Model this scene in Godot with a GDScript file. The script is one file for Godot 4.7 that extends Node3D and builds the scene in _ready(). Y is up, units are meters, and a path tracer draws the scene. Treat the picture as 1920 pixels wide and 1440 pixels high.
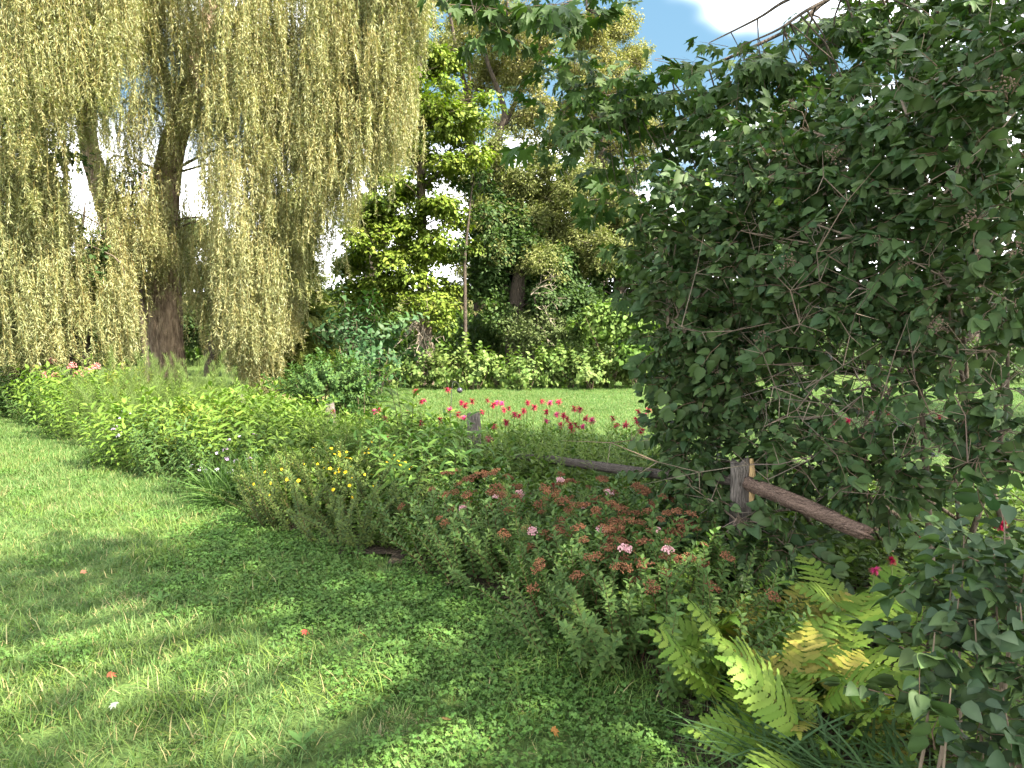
extends Node3D

# ---------------------------------------------------------------- camera frame
const F := 1400.0
const EYE := 1.6
const HORIZON := 590.0
var tilt := atan((720.0 - HORIZON) / F)
var rng := RandomNumberGenerator.new()
var noise := FastNoiseLite.new()
var taken := {}
var M := {}
var edge := PackedVector2Array()
var bed := PackedVector2Array()

class Acc:
	var v := PackedVector3Array()
	var n := PackedVector3Array()
	var c := PackedColorArray()
	var ix := PackedInt32Array()
	func tri(a: int, b: int, d: int) -> void:
		ix.append(a); ix.append(b); ix.append(d)
		var f := (v[d] - v[a]).cross(v[b] - v[a])
		n[a] += f; n[b] += f; n[d] += f
	func put(p: Vector3, col: Color) -> int:
		v.append(p); n.append(Vector3.ZERO); c.append(col)
		return v.size() - 1
	func mesh(m: Material) -> ArrayMesh:
		for i in n.size():
			n[i] = n[i].normalized() if n[i].length_squared() > 1e-20 else Vector3.UP
		var a := []
		a.resize(Mesh.ARRAY_MAX)
		a[Mesh.ARRAY_VERTEX] = v; a[Mesh.ARRAY_NORMAL] = n; a[Mesh.ARRAY_COLOR] = c; a[Mesh.ARRAY_INDEX] = ix
		var am := ArrayMesh.new()
		am.add_surface_from_arrays(Mesh.PRIMITIVE_TRIANGLES, a)
		am.surface_set_material(0, m)
		return am

# ---------------------------------------------------------------- small helpers
func rr(a: float, b: float) -> float: return rng.randf_range(a, b)
func pick(a): return a[rng.randi() % a.size()]
func rdir() -> Vector3:
	var y := rr(-1, 1); var t := rr(0, TAU); var s := sqrt(1 - y * y)
	return Vector3(s * cos(t), y, s * sin(t))
func ray(px: float, py: float) -> Vector3:
	return Vector3((px - 960) / F, -(py - 720) / F, -1).rotated(Vector3.RIGHT, -tilt)
func at(px: float, py: float, z: float) -> Vector3:
	var d := ray(px, py)
	return Vector3(0, EYE, 0) + d * (z / -d.z)
func gy(x: float, z: float) -> float:
	var d := -z
	var y := -0.018 * clampf(d - 4, 0, 16)
	if d > 24: y += 0.02 * (minf(d, 150) - 24)
	return y + 0.018 * noise.get_noise_2d(x * 30, z * 30)
func gp(px: float, z: float) -> Vector3:
	var lo := 300.0; var hi := 2600.0
	for i in 24:
		var m := (lo + hi) / 2
		var p := at(px, m, z)
		if p.y > gy(p.x, p.z): lo = m
		else: hi = m
	var q := at(px, lo, z)
	return Vector3(q.x, gy(q.x, q.z), q.z)
func gpix(px: float, py: float) -> Vector3:
	var d := ray(px, py)
	var t := EYE / -d.y
	for i in 6:
		var p := Vector3(0, EYE, 0) + d * t
		t = (EYE - gy(p.x, p.z)) / -d.y
	return Vector3(0, EYE, 0) + d * t
func ground(p: Vector3) -> Vector3: return Vector3(p.x, gy(p.x, p.z), p.z)
func up_basis(dir: Vector3, spin: float) -> Basis:
	var y := dir.normalized()
	var x := y.cross(Vector3(0.31, 0.2, 0.93))
	if x.length() < 0.05: x = y.cross(Vector3.RIGHT)
	x = x.normalized()
	return Basis(x, y, x.cross(y)).rotated(y, spin)
func numbered(called: String) -> String:
	taken[called] = taken.get(called, -1) + 1
	return called if taken[called] == 0 else "%s_%03d" % [called, taken[called]]
func tag(o, label, category = "", group = "", kind = ""):
	if label: o.set_meta("label", label)
	if category: o.set_meta("category", category)
	if group: o.set_meta("group", group)
	if kind: o.set_meta("kind", kind)
	return o
func thing(called, at_: Vector3, label, category, group = "") -> Node3D:
	var o := Node3D.new()
	o.name = numbered(called)
	add_child(o)
	o.position = at_
	tag(o, label, category, group)
	return o
func part(called, mesh: Mesh, parent: Node, xf := Transform3D()) -> MeshInstance3D:
	var o := MeshInstance3D.new()
	o.mesh = mesh
	o.transform = xf
	if parent == self:
		o.name = numbered(called)
		add_child(o)
	else:
		o.name = called
		parent.add_child(o, true)
	return o
func many(called, mesh: Mesh, xfs: Array, cols, parent: Node) -> MultiMeshInstance3D:
	var mm := MultiMesh.new()
	mm.transform_format = MultiMesh.TRANSFORM_3D
	mm.use_colors = cols != null
	mm.mesh = mesh
	mm.instance_count = xfs.size()
	for i in xfs.size():
		mm.set_instance_transform(i, xfs[i])
		if cols != null: mm.set_instance_color(i, cols[i])
	var o := MultiMeshInstance3D.new()
	o.multimesh = mm
	if parent == self:
		o.name = numbered(called)
		add_child(o)
	else:
		o.name = called
		parent.add_child(o, true)
	return o
func spread(called, meshes: Array, xfs: Array, cols, parent: Node, stuff := true):
	var n := meshes.size()
	for k in n:
		var a := []
		var b := []
		for i in range(k, xfs.size(), n):
			a.append(xfs[i])
			if cols != null: b.append(cols[i])
		if a.size() == 0: continue
		var o = many(called, meshes[k], a, b if cols != null else null, parent)
		if stuff: o.set_meta("kind", "stuff")
func vary(c: Color, k: float) -> Color:
	var s := 1.0 + rr(-k, k)
	return Color(c.r * s * (1 + rr(-k, k) * 0.35), c.g * s, c.b * s * (1 + rr(-k, k) * 0.35))
func tint(k: float) -> Color: return vary(Color(1, 1, 1), k)

func ordinal(n: int) -> String:
	var one := ["", "first", "second", "third", "fourth", "fifth", "sixth", "seventh", "eighth", "ninth", "tenth", "eleventh", "twelfth", "thirteenth", "fourteenth", "fifteenth", "sixteenth", "seventeenth", "eighteenth", "nineteenth"]
	if n < 20: return one[n]
	var tens := ["", "", "twent", "thirt", "fort", "fift", "sixt"]
	return tens[n / 10] + "ieth" if n % 10 == 0 else tens[n / 10] + "y-" + one[n % 10]

# ---------------------------------------------------------------- materials
func leaf_mat(rough: float, back: Color, spec := 0.4) -> StandardMaterial3D:
	var m := StandardMaterial3D.new()
	m.vertex_color_use_as_albedo = true
	m.roughness = rough
	m.metallic_specular = spec
	m.backlight_enabled = true
	m.backlight = back.linear_to_srgb()
	m.cull_mode = BaseMaterial3D.CULL_DISABLED
	return m
func noise_tex(freq: float, octaves: int, seed_: int, a: Color, b: Color, size := 512, type := FastNoiseLite.TYPE_SIMPLEX_SMOOTH) -> NoiseTexture2D:
	var t := NoiseTexture2D.new()
	var f := FastNoiseLite.new()
	f.seed = seed_; f.frequency = freq; f.fractal_octaves = octaves; f.noise_type = type
	t.noise = f; t.width = size; t.height = size; t.seamless = true
	var g := Gradient.new()
	g.set_color(0, a); g.set_color(1, b)
	t.color_ramp = g
	return t
func bark_mat(a: Color, b: Color, depth: float, sc: Vector3, seed_: int) -> StandardMaterial3D:
	var m := StandardMaterial3D.new()
	m.albedo_texture = noise_tex(0.02, 5, seed_, a.linear_to_srgb(), b.linear_to_srgb())
	m.roughness = 0.9
	m.metallic_specular = 0.25
	m.uv1_triplanar = true
	m.uv1_world_triplanar = true
	m.uv1_scale = sc
	m.heightmap_enabled = true
	m.heightmap_texture = noise_tex(0.03, 4, seed_ + 7, Color.BLACK, Color.WHITE)
	m.heightmap_scale = depth
	return m

# ---------------------------------------------------------------- shapes
const OVATE := [0.0, 0.85, 1.0, 0.6, 0.0]
const LANCE := [0.0, 1.0, 0.75, 0.0]
const SLIM := [0.0, 1.0, 0.0]
const HEART := [0.4, 0.92, 1.0, 0.95, 0.82, 0.6, 0.33, 0.0]
const OVAL := [0.0, 0.8, 1.0, 0.85, 0.0]
const BLADE := [0.8, 1.0, 0.7, 0.0]
const STRAP := [0.8, 1.0, 1.0, 0.9, 0.6, 0.0]
const WAVY := [0.5, 0.75, 0.55, 1.0, 0.62, 1.0, 0.6, 0.92, 0.5, 0.75, 0.35, 0.45, 0.0]
const LOBED := [0.15, 0.9, 0.72, 1.0, 0.7, 0.72, 0.3, 0.0]

func leaf(a: Acc, xf: Transform3D, L: float, W: float, prof: Array, fold: float, droop: float, col: Color, curl := 0.0, rib := 1.0) -> void:
	# along +X, face up +Y; a folded, drooping blade
	var m := prof.size() - 1
	var prev := [-1, -1, -1]
	for k in m + 1:
		var t := float(k) / m
		var h: float = W * 0.5 * prof[k]
		var mid := Vector3(L * t * (1.0 - 0.25 * droop * droop * t), -droop * L * t * t, 0)
		var i1 := a.put(xf * mid, col if rib == 1.0 else Color(col.r * rib, col.g * rib, col.b * rib))
		var cur := [i1, i1, i1]
		if h > 1e-6:
			var wob := 1.0 + curl * sin(k * 2.4)
			cur[0] = a.put(xf * (mid + Vector3(0, fold * h, -h * wob)), col)
			cur[2] = a.put(xf * (mid + Vector3(0, fold * h * wob, h)), col)
		if k > 0:
			for s in [0, 1]:
				var p0: int = prev[s]; var p1: int = prev[s + 1]; var c0: int = cur[s]; var c1: int = cur[s + 1]
				if p0 != p1: a.tri(p0, c0, p1)
				if c0 != c1: a.tri(p1, c0, c1)
		prev = cur
func tube(a: Acc, pts: Array, rad: Array, sides: int, col: Color, rough := 0.0, cap := false) -> void:
	var x := Vector3.ZERO
	var rings := []
	for i in pts.size():
		var d: Vector3 = (pts[mini(i + 1, pts.size() - 1)] - pts[maxi(i - 1, 0)])
		d = d.normalized() if d.length() > 1e-9 else Vector3.UP
		if i == 0: x = d.cross(Vector3(0.13, 0.2, 0.97)).normalized()
		else: x = (x - d * x.dot(d)).normalized()
		var y := d.cross(x)
		var ring := []
		for s in sides:
			var t := TAU * s / sides
			var r: float = rad[i]
			if rough > 0:
				r *= 1.0 + rough * (noise.get_noise_3d(cos(t) * 90 + pts[0].x * 50, sin(t) * 90, pts[i].length() * 14) * 1.6)
			ring.append(a.put(pts[i] + (x * cos(t) + y * sin(t)) * r, col))
		rings.append(ring)
	for i in range(1, rings.size()):
		for s in sides:
			var s2 := (s + 1) % sides
			a.tri(rings[i - 1][s], rings[i][s], rings[i - 1][s2])
			a.tri(rings[i - 1][s2], rings[i][s], rings[i][s2])
	if cap:
		var m := a.put(pts[-1], col)
		for s in sides: a.tri(rings[-1][s], m, rings[-1][(s + 1) % sides])
func split_wood(a: Acc, pts: Array, rad: Array, sides: int, ragged: float) -> void:
	# riven timber: a lumpy section with long cracks, broken off unevenly at the end
	var x := Vector3.ZERO
	var rings := []
	var sd := rr(0, 50)
	for i in pts.size():
		var d: Vector3 = (pts[mini(i + 1, pts.size() - 1)] - pts[maxi(i - 1, 0)]).normalized()
		if i == 0: x = d.cross(Vector3(0.13, 0.2, 0.97)).normalized()
		else: x = (x - d * x.dot(d)).normalized()
		var y := d.cross(x)
		var ring := []
		for s in sides:
			var t := TAU * s / sides
			var lump := noise.get_noise_3d(cos(t) * 60 + sd * 20, sin(t) * 60, i * 9.0)
			var crack := noise.get_noise_3d(cos(t) * 420 + sd * 30, sin(t) * 420, i * 12.0)
			var r: float = rad[i] * (1.0 + 0.35 * lump - 0.3 * maxf(0, crack) * 1.6)
			var p: Vector3 = pts[i] + (x * cos(t) + y * sin(t)) * r
			if i == pts.size() - 1: p += d * ragged * noise.get_noise_2d(s * 37.0, sd * 40) * 2.0
			ring.append(a.put(p, Color.WHITE))
		rings.append(ring)
	for i in range(1, rings.size()):
		for s in sides:
			var s2 := (s + 1) % sides
			a.tri(rings[i - 1][s], rings[i][s], rings[i - 1][s2])
			a.tri(rings[i - 1][s2], rings[i][s], rings[i][s2])
	for e in [0, rings.size() - 1]:
		var m := a.put(pts[e], Color.WHITE)
		for s in sides:
			if e: a.tri(rings[e][s], m, rings[e][(s + 1) % sides])
			else: a.tri(rings[e][s], rings[e][(s + 1) % sides], m)
func smooth(pts: Array, rad: Array, per: int) -> Array:
	# Catmull-Rom through the points: [points, radii]
	var p := []
	var r := []
	for i in pts.size() - 1:
		var a: Vector3 = pts[maxi(i - 1, 0)]; var b: Vector3 = pts[i]; var c: Vector3 = pts[i + 1]; var d: Vector3 = pts[mini(i + 2, pts.size() - 1)]
		for k in per:
			var t := float(k) / per
			p.append(b.cubic_interpolate(c, a, d, t))
			r.append(lerpf(rad[i], rad[i + 1], t))
	p.append(pts[-1]); r.append(rad[-1])
	return [p, r]
func blob(a: Acc, p: Vector3, r: float, col: Color) -> void:
	var b := Basis.from_euler(Vector3(rr(0, 6), rr(0, 6), rr(0, 6)))
	var q := []
	for d in [Vector3.UP, Vector3.RIGHT, Vector3.BACK, Vector3.LEFT, Vector3.FORWARD, Vector3.DOWN]:
		q.append(a.put(p + b * d * r * rr(0.7, 1.25), col))
	for k in 4:
		a.tri(q[0], q[1 + (k + 1) % 4], q[1 + k])
		a.tri(q[5], q[1 + k], q[1 + (k + 1) % 4])
func maple_leaf(a: Acc, xf: Transform3D, L: float, col: Color) -> void:
	# five pointed lobes round the end of the stalk, drooping at the tips
	var half := [[0.0, 1.0], [0.1, 0.8], [0.19, 0.77], [0.3, 0.5], [0.43, 0.66], [0.56, 0.72], [0.68, 0.98], [0.8, 0.74], [0.95, 0.62], [1.12, 0.4], [1.3, 0.5], [1.55, 0.66], [1.85, 0.4], [2.5, 0.28], [PI, 0.12]]
	var out := []
	for k in half: out.append([k[0], k[1]])
	for k in range(half.size() - 2, 0, -1): out.append([-half[k][0], half[k][1]])
	var dro := rr(0.05, 0.5)
	var cup := rr(-0.25, 0.35)
	var m := a.put(xf * Vector3(L * 0.25, 0, 0), col)
	var ids := []
	for o in out:
		var q := Vector2(L * 0.25 + cos(o[0]) * o[1] * L * 0.72, sin(o[0]) * o[1] * L * 0.72)
		ids.append(a.put(xf * Vector3(q.x, -dro * q.x * q.x / L + cup * absf(q.y) - 0.02 * L * (o[1] if o[1] > 0.7 else -1.0), q.y), col))
	for k in ids.size(): a.tri(m, ids[k], ids[(k + 1) % ids.size()])
	tube(a, [xf * Vector3(0, 0, 0), xf * Vector3(L * 0.12, 0.004, 0)], [0.0012, 0.001], 3, Color(0.1, 0.04, 0.03))

func shoot(o: Dictionary) -> Acc:
	# an upright stem with leaves: H height, n leaves, L/W leaf size, prof, lo/hi angle from the stem at the foot/top, droop, fold, per (leaves a node), t0, r stem, ca/cb leaf colours, cs stem colour, bend
	var a := Acc.new()
	var H: float = o.H
	var bend: float = o.get("bend", 0.15)
	var az := rr(0, TAU)
	var axis := func(t: float) -> Vector3: return Vector3(cos(az) * bend * H * t * t, H * t * (1 - 0.2 * bend * bend), sin(az) * bend * H * t * t)
	var pts := []
	var rad := []
	for k in 6:
		pts.append(axis.call(k / 5.0)); rad.append(o.get("r", 0.003) * (1.1 - 0.8 * k / 5.0))
	tube(a, pts, rad, 3, o.get("cs", Color(0.1, 0.12, 0.04)))
	var per: int = o.get("per", 1)
	var nodes := int(ceil(float(o.n) / per))
	var spin := rr(0, TAU)
	var t0: float = o.get("t0", 0.1)
	for k in nodes:
		var t := lerpf(t0, 1.0, float(k) / maxf(1, nodes - 1))
		var p: Vector3 = axis.call(t)
		spin += 2.4 if per == 1 else PI / per + rr(-0.2, 0.2)
		for q in per:
			var an := spin + TAU * q / per
			var out: float = lerpf(o.get("lo", 1.4), o.get("hi", 0.6), t) + rr(-0.2, 0.2)
			var size: float = rr(0.75, 1.15) * lerpf(1.0, o.get("top", 0.7), t) * lerpf(o.get("foot", 0.9), 1.0, minf(1, t * 2))
			var b := Basis(Vector3.UP, an) * Basis(Vector3.BACK, PI / 2 - out) * Basis(Vector3.RIGHT, rr(-0.35, 0.35))
			leaf(a, Transform3D(b, p), o.L * size, o.W * size, o.prof, o.get("fold", 0.25), o.get("droop", 0.25) * rr(0.5, 1.5), vary(o.ca.lerp(o.cb, rng.randf()), 0.12), o.get("curl", 0.0))
	return a
func cluster(n: int, ra: Vector3, L: float, W: float, prof: Array, ca: Color, cb: Color, flat: float, m: Material) -> ArrayMesh:
	# a leafy branch end: forking twigs, and leaves spread round them
	var a := Acc.new()
	var tw := Color(0.09, 0.07, 0.05)
	var ends := []
	for k in 7:
		var e := rdir() * ra * rr(0.6, 1.0)
		var md := e * 0.5 + rdir() * 0.05
		tube(a, [Vector3(0, -ra.y * 0.5, 0), md, e], [0.005, 0.0035, 0.0012], 3, tw)
		ends.append([md, e])
	for k in n:
		var u := rdir()
		var p: Vector3
		if k % 3 == 0: p = u * ra * pow(rng.randf(), 0.4)
		else:
			var s = pick(ends)
			p = s[0].lerp(s[1], rr(0.0, 1.1)) + rdir() * ra.length() * 0.2 * rng.randf()
		var d := (u * Vector3(1, 1 - flat, 1) + Vector3(0, -0.25, 0)).normalized()
		var up := (Vector3.UP + rdir() * (1.0 - flat) * 1.5).normalized()
		var z := d.cross(up)
		if z.length() < 0.1: z = d.cross(Vector3.RIGHT)
		z = z.normalized()
		var sz := rr(0.65, 1.2)
		leaf(a, Transform3D(Basis(d, z.cross(d), z), p), L * sz, W * sz, prof, 0.2, rr(0.1, 0.5), vary(ca.lerp(cb, rng.randf()), 0.13))
	return a.mesh(m)
func clusters(k: int, n: int, ra: Vector3, L: float, W: float, prof: Array, ca: Color, cb: Color, flat: float, m: Material) -> Array:
	var out := []
	for i in k: out.append(cluster(n, ra * rr(0.9, 1.1), L, W, prof, ca, cb, flat, m))
	return out
func shoots(n: int, o: Dictionary, m: Material) -> Array:
	var out := []
	for k in n:
		var q := o.duplicate()
		q.H = o.H * rr(0.88, 1.12)
		out.append(shoot(q).mesh(m))
	return out

# ---------------------------------------------------------------- a tree: stems, limbs to its leaf clumps, crown of sprigs
func tree(called, label, category, group, stems: Array, clumps: Array, sprigs: Array, bark: Material, sway := 0.12, limb_r := 0.035, lay := 0.5) -> Node3D:
	# stems: [[points], [radii]]; clumps: [centre, radii, count, tint]
	var base: Vector3 = stems[0][0][0]
	var root := thing(called, base, label, category, group)
	var line := []
	for s in stems:
		var sm := smooth(s[0], s[1], 6)
		for k in sm[0].size(): line.append([sm[0][k], sm[1][k]])
		var a := Acc.new()
		var local := []
		for p in sm[0]: local.append(p - base)
		tube(a, local, sm[1], 14 if s[1][0] > 0.15 else 8, Color.WHITE, 0.16)
		part("trunk", a.mesh(bark), root)
	var xfs := []
	var cols := []
	for c in clumps:
		var ce: Vector3 = c[0]
		var ra: Vector3 = c[1]
		# limb from the stem
		var best = null
		var bd := 1e9
		for l in line:
			var q: Vector3 = l[0]
			var d := q.distance_to(ce) + 1.6 * maxf(0, q.y - ce.y + 0.2 * q.distance_to(ce))
			if d < bd: bd = d; best = l
		var a := Acc.new()
		var st: Vector3 = best[0]
		var len := st.distance_to(ce)
		var r0: float = minf(best[1] * 0.6, limb_r * clampf(0.5 + len * 0.3, 0.5, 2.2))
		if len > 0.15:
			var mid := st.lerp(ce, 0.5) + Vector3(rr(-1, 1), rr(0, 1.2), rr(-1, 1)) * len * sway
			var sm := smooth([st - base, mid - base, ce - base], [r0, r0 * 0.65, r0 * 0.3], 5)
			tube(a, sm[0], sm[1], 6, Color.WHITE, 0.1)
		for k in 7:
			var e := ce + rdir() * ra * rr(0.6, 1.0)
			var m := ce.lerp(e, 0.5) + rdir() * ra.length() * 0.1
			tube(a, [ce - base, m - base, e - base], [r0 * 0.3, r0 * 0.2, r0 * 0.06], 4, Color.WHITE)
		part("limb", a.mesh(bark), root)
		var n: int = c[2]
		for k in n:
			var u := rdir()
			var rad := pow(rng.randf(), 0.42) * (0.72 + 0.75 * noise.get_noise_3dv(u * 55 + ce * 40))
			var p := ce + u * ra * rad
			var dir := (Vector3.UP + (u * 0.8 + rdir() * 0.6) * lay).normalized()
			var s := rr(0.75, 1.25)
			xfs.append(Transform3D(up_basis(dir, rr(0, TAU)).scaled(Vector3(s, s, s)), p - base))
			cols.append(vary(c[3], 0.16))
	spread("crown", sprigs, xfs, cols, root)
	return root

# ---------------------------------------------------------------- scene
func _ready():
	rng.seed = 20240811
	noise.seed = 11
	noise.frequency = 0.01
	noise.fractal_octaves = 3
	var cam := Camera3D.new()
	cam.name = "camera"
	add_child(cam)
	cam.position = Vector3(0, EYE, 0)
	cam.rotation = Vector3(-tilt, 0, 0)
	cam.fov = rad_to_deg(2 * atan(720.0 / F))
	cam.near = 0.05
	cam.far = 1500
	cam.current = true
	var env := Environment.new()
	env.background_mode = Environment.BG_SKY
	env.sky = Sky.new()
	env.sky.sky_material = sky_material()
	env.tonemap_mode = Environment.TONE_MAPPER_LINEAR
	env.tonemap_exposure = 6.1
	env.sdfgi_enabled = true
	env.ssao_enabled = true
	env.ssil_enabled = true
	var we := WorldEnvironment.new()
	we.environment = env
	add_child(we)
	var sun := DirectionalLight3D.new()
	sun.name = "sun"
	add_child(sun)
	var az := deg_to_rad(38)
	var el := deg_to_rad(51)
	var from := Vector3(cos(az) * cos(el), sin(el), sin(az) * cos(el))
	sun.look_at_from_position(from * 50, Vector3.ZERO, Vector3.UP)
	sun.light_energy = 1.5
	sun.light_color = Color(1.0, 0.965, 0.9)
	sun.light_angular_distance = 0.7
	sun.shadow_enabled = true
	materials()
	outline_bed()
	build_ground()
	build_far()
	build_backdrop_trees()
	build_willow()
	build_hedge()
	build_maple()
	build_lilac()
	build_fence()
	build_bed()
	build_lawn()
	print("built ", get_child_count())

func sky_material() -> Material:
	var w := 1024
	var h := 512
	var im := Image.create(w, h, false, Image.FORMAT_RGBF)
	var f := FastNoiseLite.new()
	f.seed = 23; f.frequency = 1.0; f.fractal_octaves = 5; f.fractal_gain = 0.52
	var g := FastNoiseLite.new()
	g.seed = 27; g.frequency = 0.35; g.fractal_octaves = 2
	for j in h:
		var th := PI * (j + 0.5) / h
		var y := cos(th)
		var s := sin(th)
		var e := maxf(y, 0.0)
		var base := Color(0.1, 0.155, 0.185).lerp(Color(0.016, 0.06, 0.12), pow(e, 0.6))
		for i in w:
			var ph := TAU * (i + 0.5) / w
			var d := Vector3(sin(ph) * s, y, -cos(ph) * s)
			var q := d * (1.6 / (e + 0.28))
			var cov := f.get_noise_3d(q.x, e * 2.0, q.z) * 0.5 + g.get_noise_3d(q.x, 0, q.z) * 0.35
			var k := smoothstep(-0.04, 0.3, cov + lerpf(0.3, 0.06, smoothstep(0.04, 0.38, e)))
			var shade := 1.35 + 0.34 * f.get_noise_3d(q.x * 2 + 7, 3, q.z * 2)
			im.set_pixel(i, j, base.lerp(Color(shade, shade * 1.005, shade * 1.03), k) if y > -0.02 else Color(0.12, 0.15, 0.07))
	var m := PanoramaSkyMaterial.new()
	m.panorama = ImageTexture.create_from_image(im)
	return m

func materials():
	M.leaf = leaf_mat(0.6, Color(0.5, 0.62, 0.2), 0.32)
	M.gloss = leaf_mat(0.55, Color(0.32, 0.42, 0.12), 0.32)
	M.willow = leaf_mat(0.5, Color(0.55, 0.6, 0.25))
	M.grass = leaf_mat(0.55, Color(0.45, 0.62, 0.18), 0.33)
	M.petal = leaf_mat(0.7, Color(0.5, 0.45, 0.45), 0.2)
	M.twig = leaf_mat(0.85, Color(0.02, 0.02, 0.02), 0.2)
	M.bark_willow = bark_mat(Color(0.09, 0.06, 0.04), Color(0.55, 0.41, 0.28), 8.0, Vector3(1.3, 0.28, 1.3), 3)
	M.bark = bark_mat(Color(0.05, 0.04, 0.03), Color(0.22, 0.17, 0.12), 2.5, Vector3(2.0, 0.6, 2.0), 21)
	M.bark_dark = bark_mat(Color(0.03, 0.025, 0.02), Color(0.13, 0.1, 0.075), 2.0, Vector3(2.2, 0.7, 2.2), 33)
	M.bark_grey = bark_mat(Color(0.12, 0.1, 0.08), Color(0.34, 0.29, 0.23), 1.0, Vector3(3.0, 1.0, 3.0), 41)
	M.wood = bark_mat(Color(0.05, 0.042, 0.036), Color(0.3, 0.26, 0.22), 2.0, Vector3(9.0, 0.9, 9.0), 51)
	M.rail = bark_mat(Color(0.035, 0.028, 0.024), Color(0.24, 0.2, 0.165), 2.0, Vector3(1.2, 9.0, 9.0), 53)
	M.wood_red = bark_mat(Color(0.05, 0.033, 0.026), Color(0.32, 0.22, 0.165), 2.5, Vector3(1.6, 7.0, 7.0), 61)
	M.wood_fresh = bark_mat(Color(0.32, 0.2, 0.09), Color(0.55, 0.4, 0.2), 1.0, Vector3(12.0, 1.0, 12.0), 63)
	M.soil = bark_mat(Color(0.03, 0.024, 0.016), Color(0.1, 0.075, 0.05), 3.0, Vector3(0.9, 0.9, 0.9), 71)
	M.mulch = bark_mat(Color(0.2, 0.11, 0.07), Color(0.5, 0.33, 0.22), 3.0, Vector3(1.2, 1.2, 1.2), 75)
	M.turf = bark_mat(Color(0.04, 0.07, 0.018), Color(0.085, 0.12, 0.032), 3.0, Vector3(0.5, 0.5, 0.5), 81)
	M.field = bark_mat(Color(0.06, 0.09, 0.025), Color(0.12, 0.15, 0.05), 3.0, Vector3(0.2, 0.2, 0.2), 91)

func outline_bed():
	for p in [[1420, 1560], [1330, 1440], [1215, 1295], [1130, 1195], [900, 1105], [700, 1048], [560, 1003], [480, 968], [400, 918], [330, 890], [230, 842], [120, 797], [0, 777], [-160, 768], [-400, 765]]:
		var g := gpix(p[0], p[1])
		edge.append(Vector2(g.x, g.z))
	bed = edge.duplicate()
	bed.append_array(PackedVector2Array([Vector2(-16, -17.5), Vector2(-8, -16.5), Vector2(-5.2, -14.2), Vector2(-3.15, -11.85), Vector2(-1.35, -9.75), Vector2(0.5, -7.9), Vector2(2.3, -6.4), Vector2(6, -5.2), Vector2(9, -4), Vector2(9, -0.5), Vector2(1.4, -0.5)]))

func edge_dist(p: Vector2) -> float:
	var d := 1e9
	for i in edge.size() - 1:
		d = minf(d, p.distance_to(Geometry2D.get_closest_point_to_segment(p, edge[i], edge[i + 1])))
	return d

func sheet(x0: float, x1: float, z0: float, z1: float, nx: int, nz: int, lift: float, inside = null) -> Acc:
	var a := Acc.new()
	var id := {}
	for j in nz + 1:
		for i in nx + 1:
			var x := lerpf(x0, x1, float(i) / nx)
			var z := lerpf(z0, z1, float(j) / nz)
			id[Vector2i(i, j)] = a.put(Vector3(x, gy(x, z) + lift, z), Color.WHITE)
	for j in nz:
		for i in nx:
			var c := Vector2(lerpf(x0, x1, (i + 0.5) / nx), lerpf(z0, z1, (j + 0.5) / nz))
			if inside != null and not Geometry2D.is_point_in_polygon(c, inside): continue
			var q: int = id[Vector2i(i, j)]; var r: int = id[Vector2i(i + 1, j)]; var s: int = id[Vector2i(i, j + 1)]; var t: int = id[Vector2i(i + 1, j + 1)]
			a.tri(q, s, r); a.tri(r, s, t)
	return a

func build_ground():
	tag(part("ground", sheet(-400, 400, -800, 40, 160, 336, -0.01).mesh(M.turf), self), "mown turf ground running out to the far field", "", "", "structure")
	tag(part("garden_bed_soil", sheet(-17, 9, -18, -0.5, 130, 88, 0.012, bed).mesh(M.soil), self), "dark earth of the long flower bed along the fence", "", "", "structure")
	var oval := PackedVector2Array()
	var c := gp(520, 16.2)
	for k in 24: oval.append(Vector2(c.x + cos(TAU * k / 24) * (1.7 + 0.3 * sin(k * 2.1)), c.z + sin(TAU * k / 24) * (0.9 + 0.15 * cos(k * 3.3))))
	tag(part("mulch_ground", sheet(c.x - 3, c.x + 3, c.z - 2, c.z + 2, 60, 40, 0.02, oval).mesh(M.mulch), self), "patch of pale bark mulch under the willow's trailing end", "", "", "structure")

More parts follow.
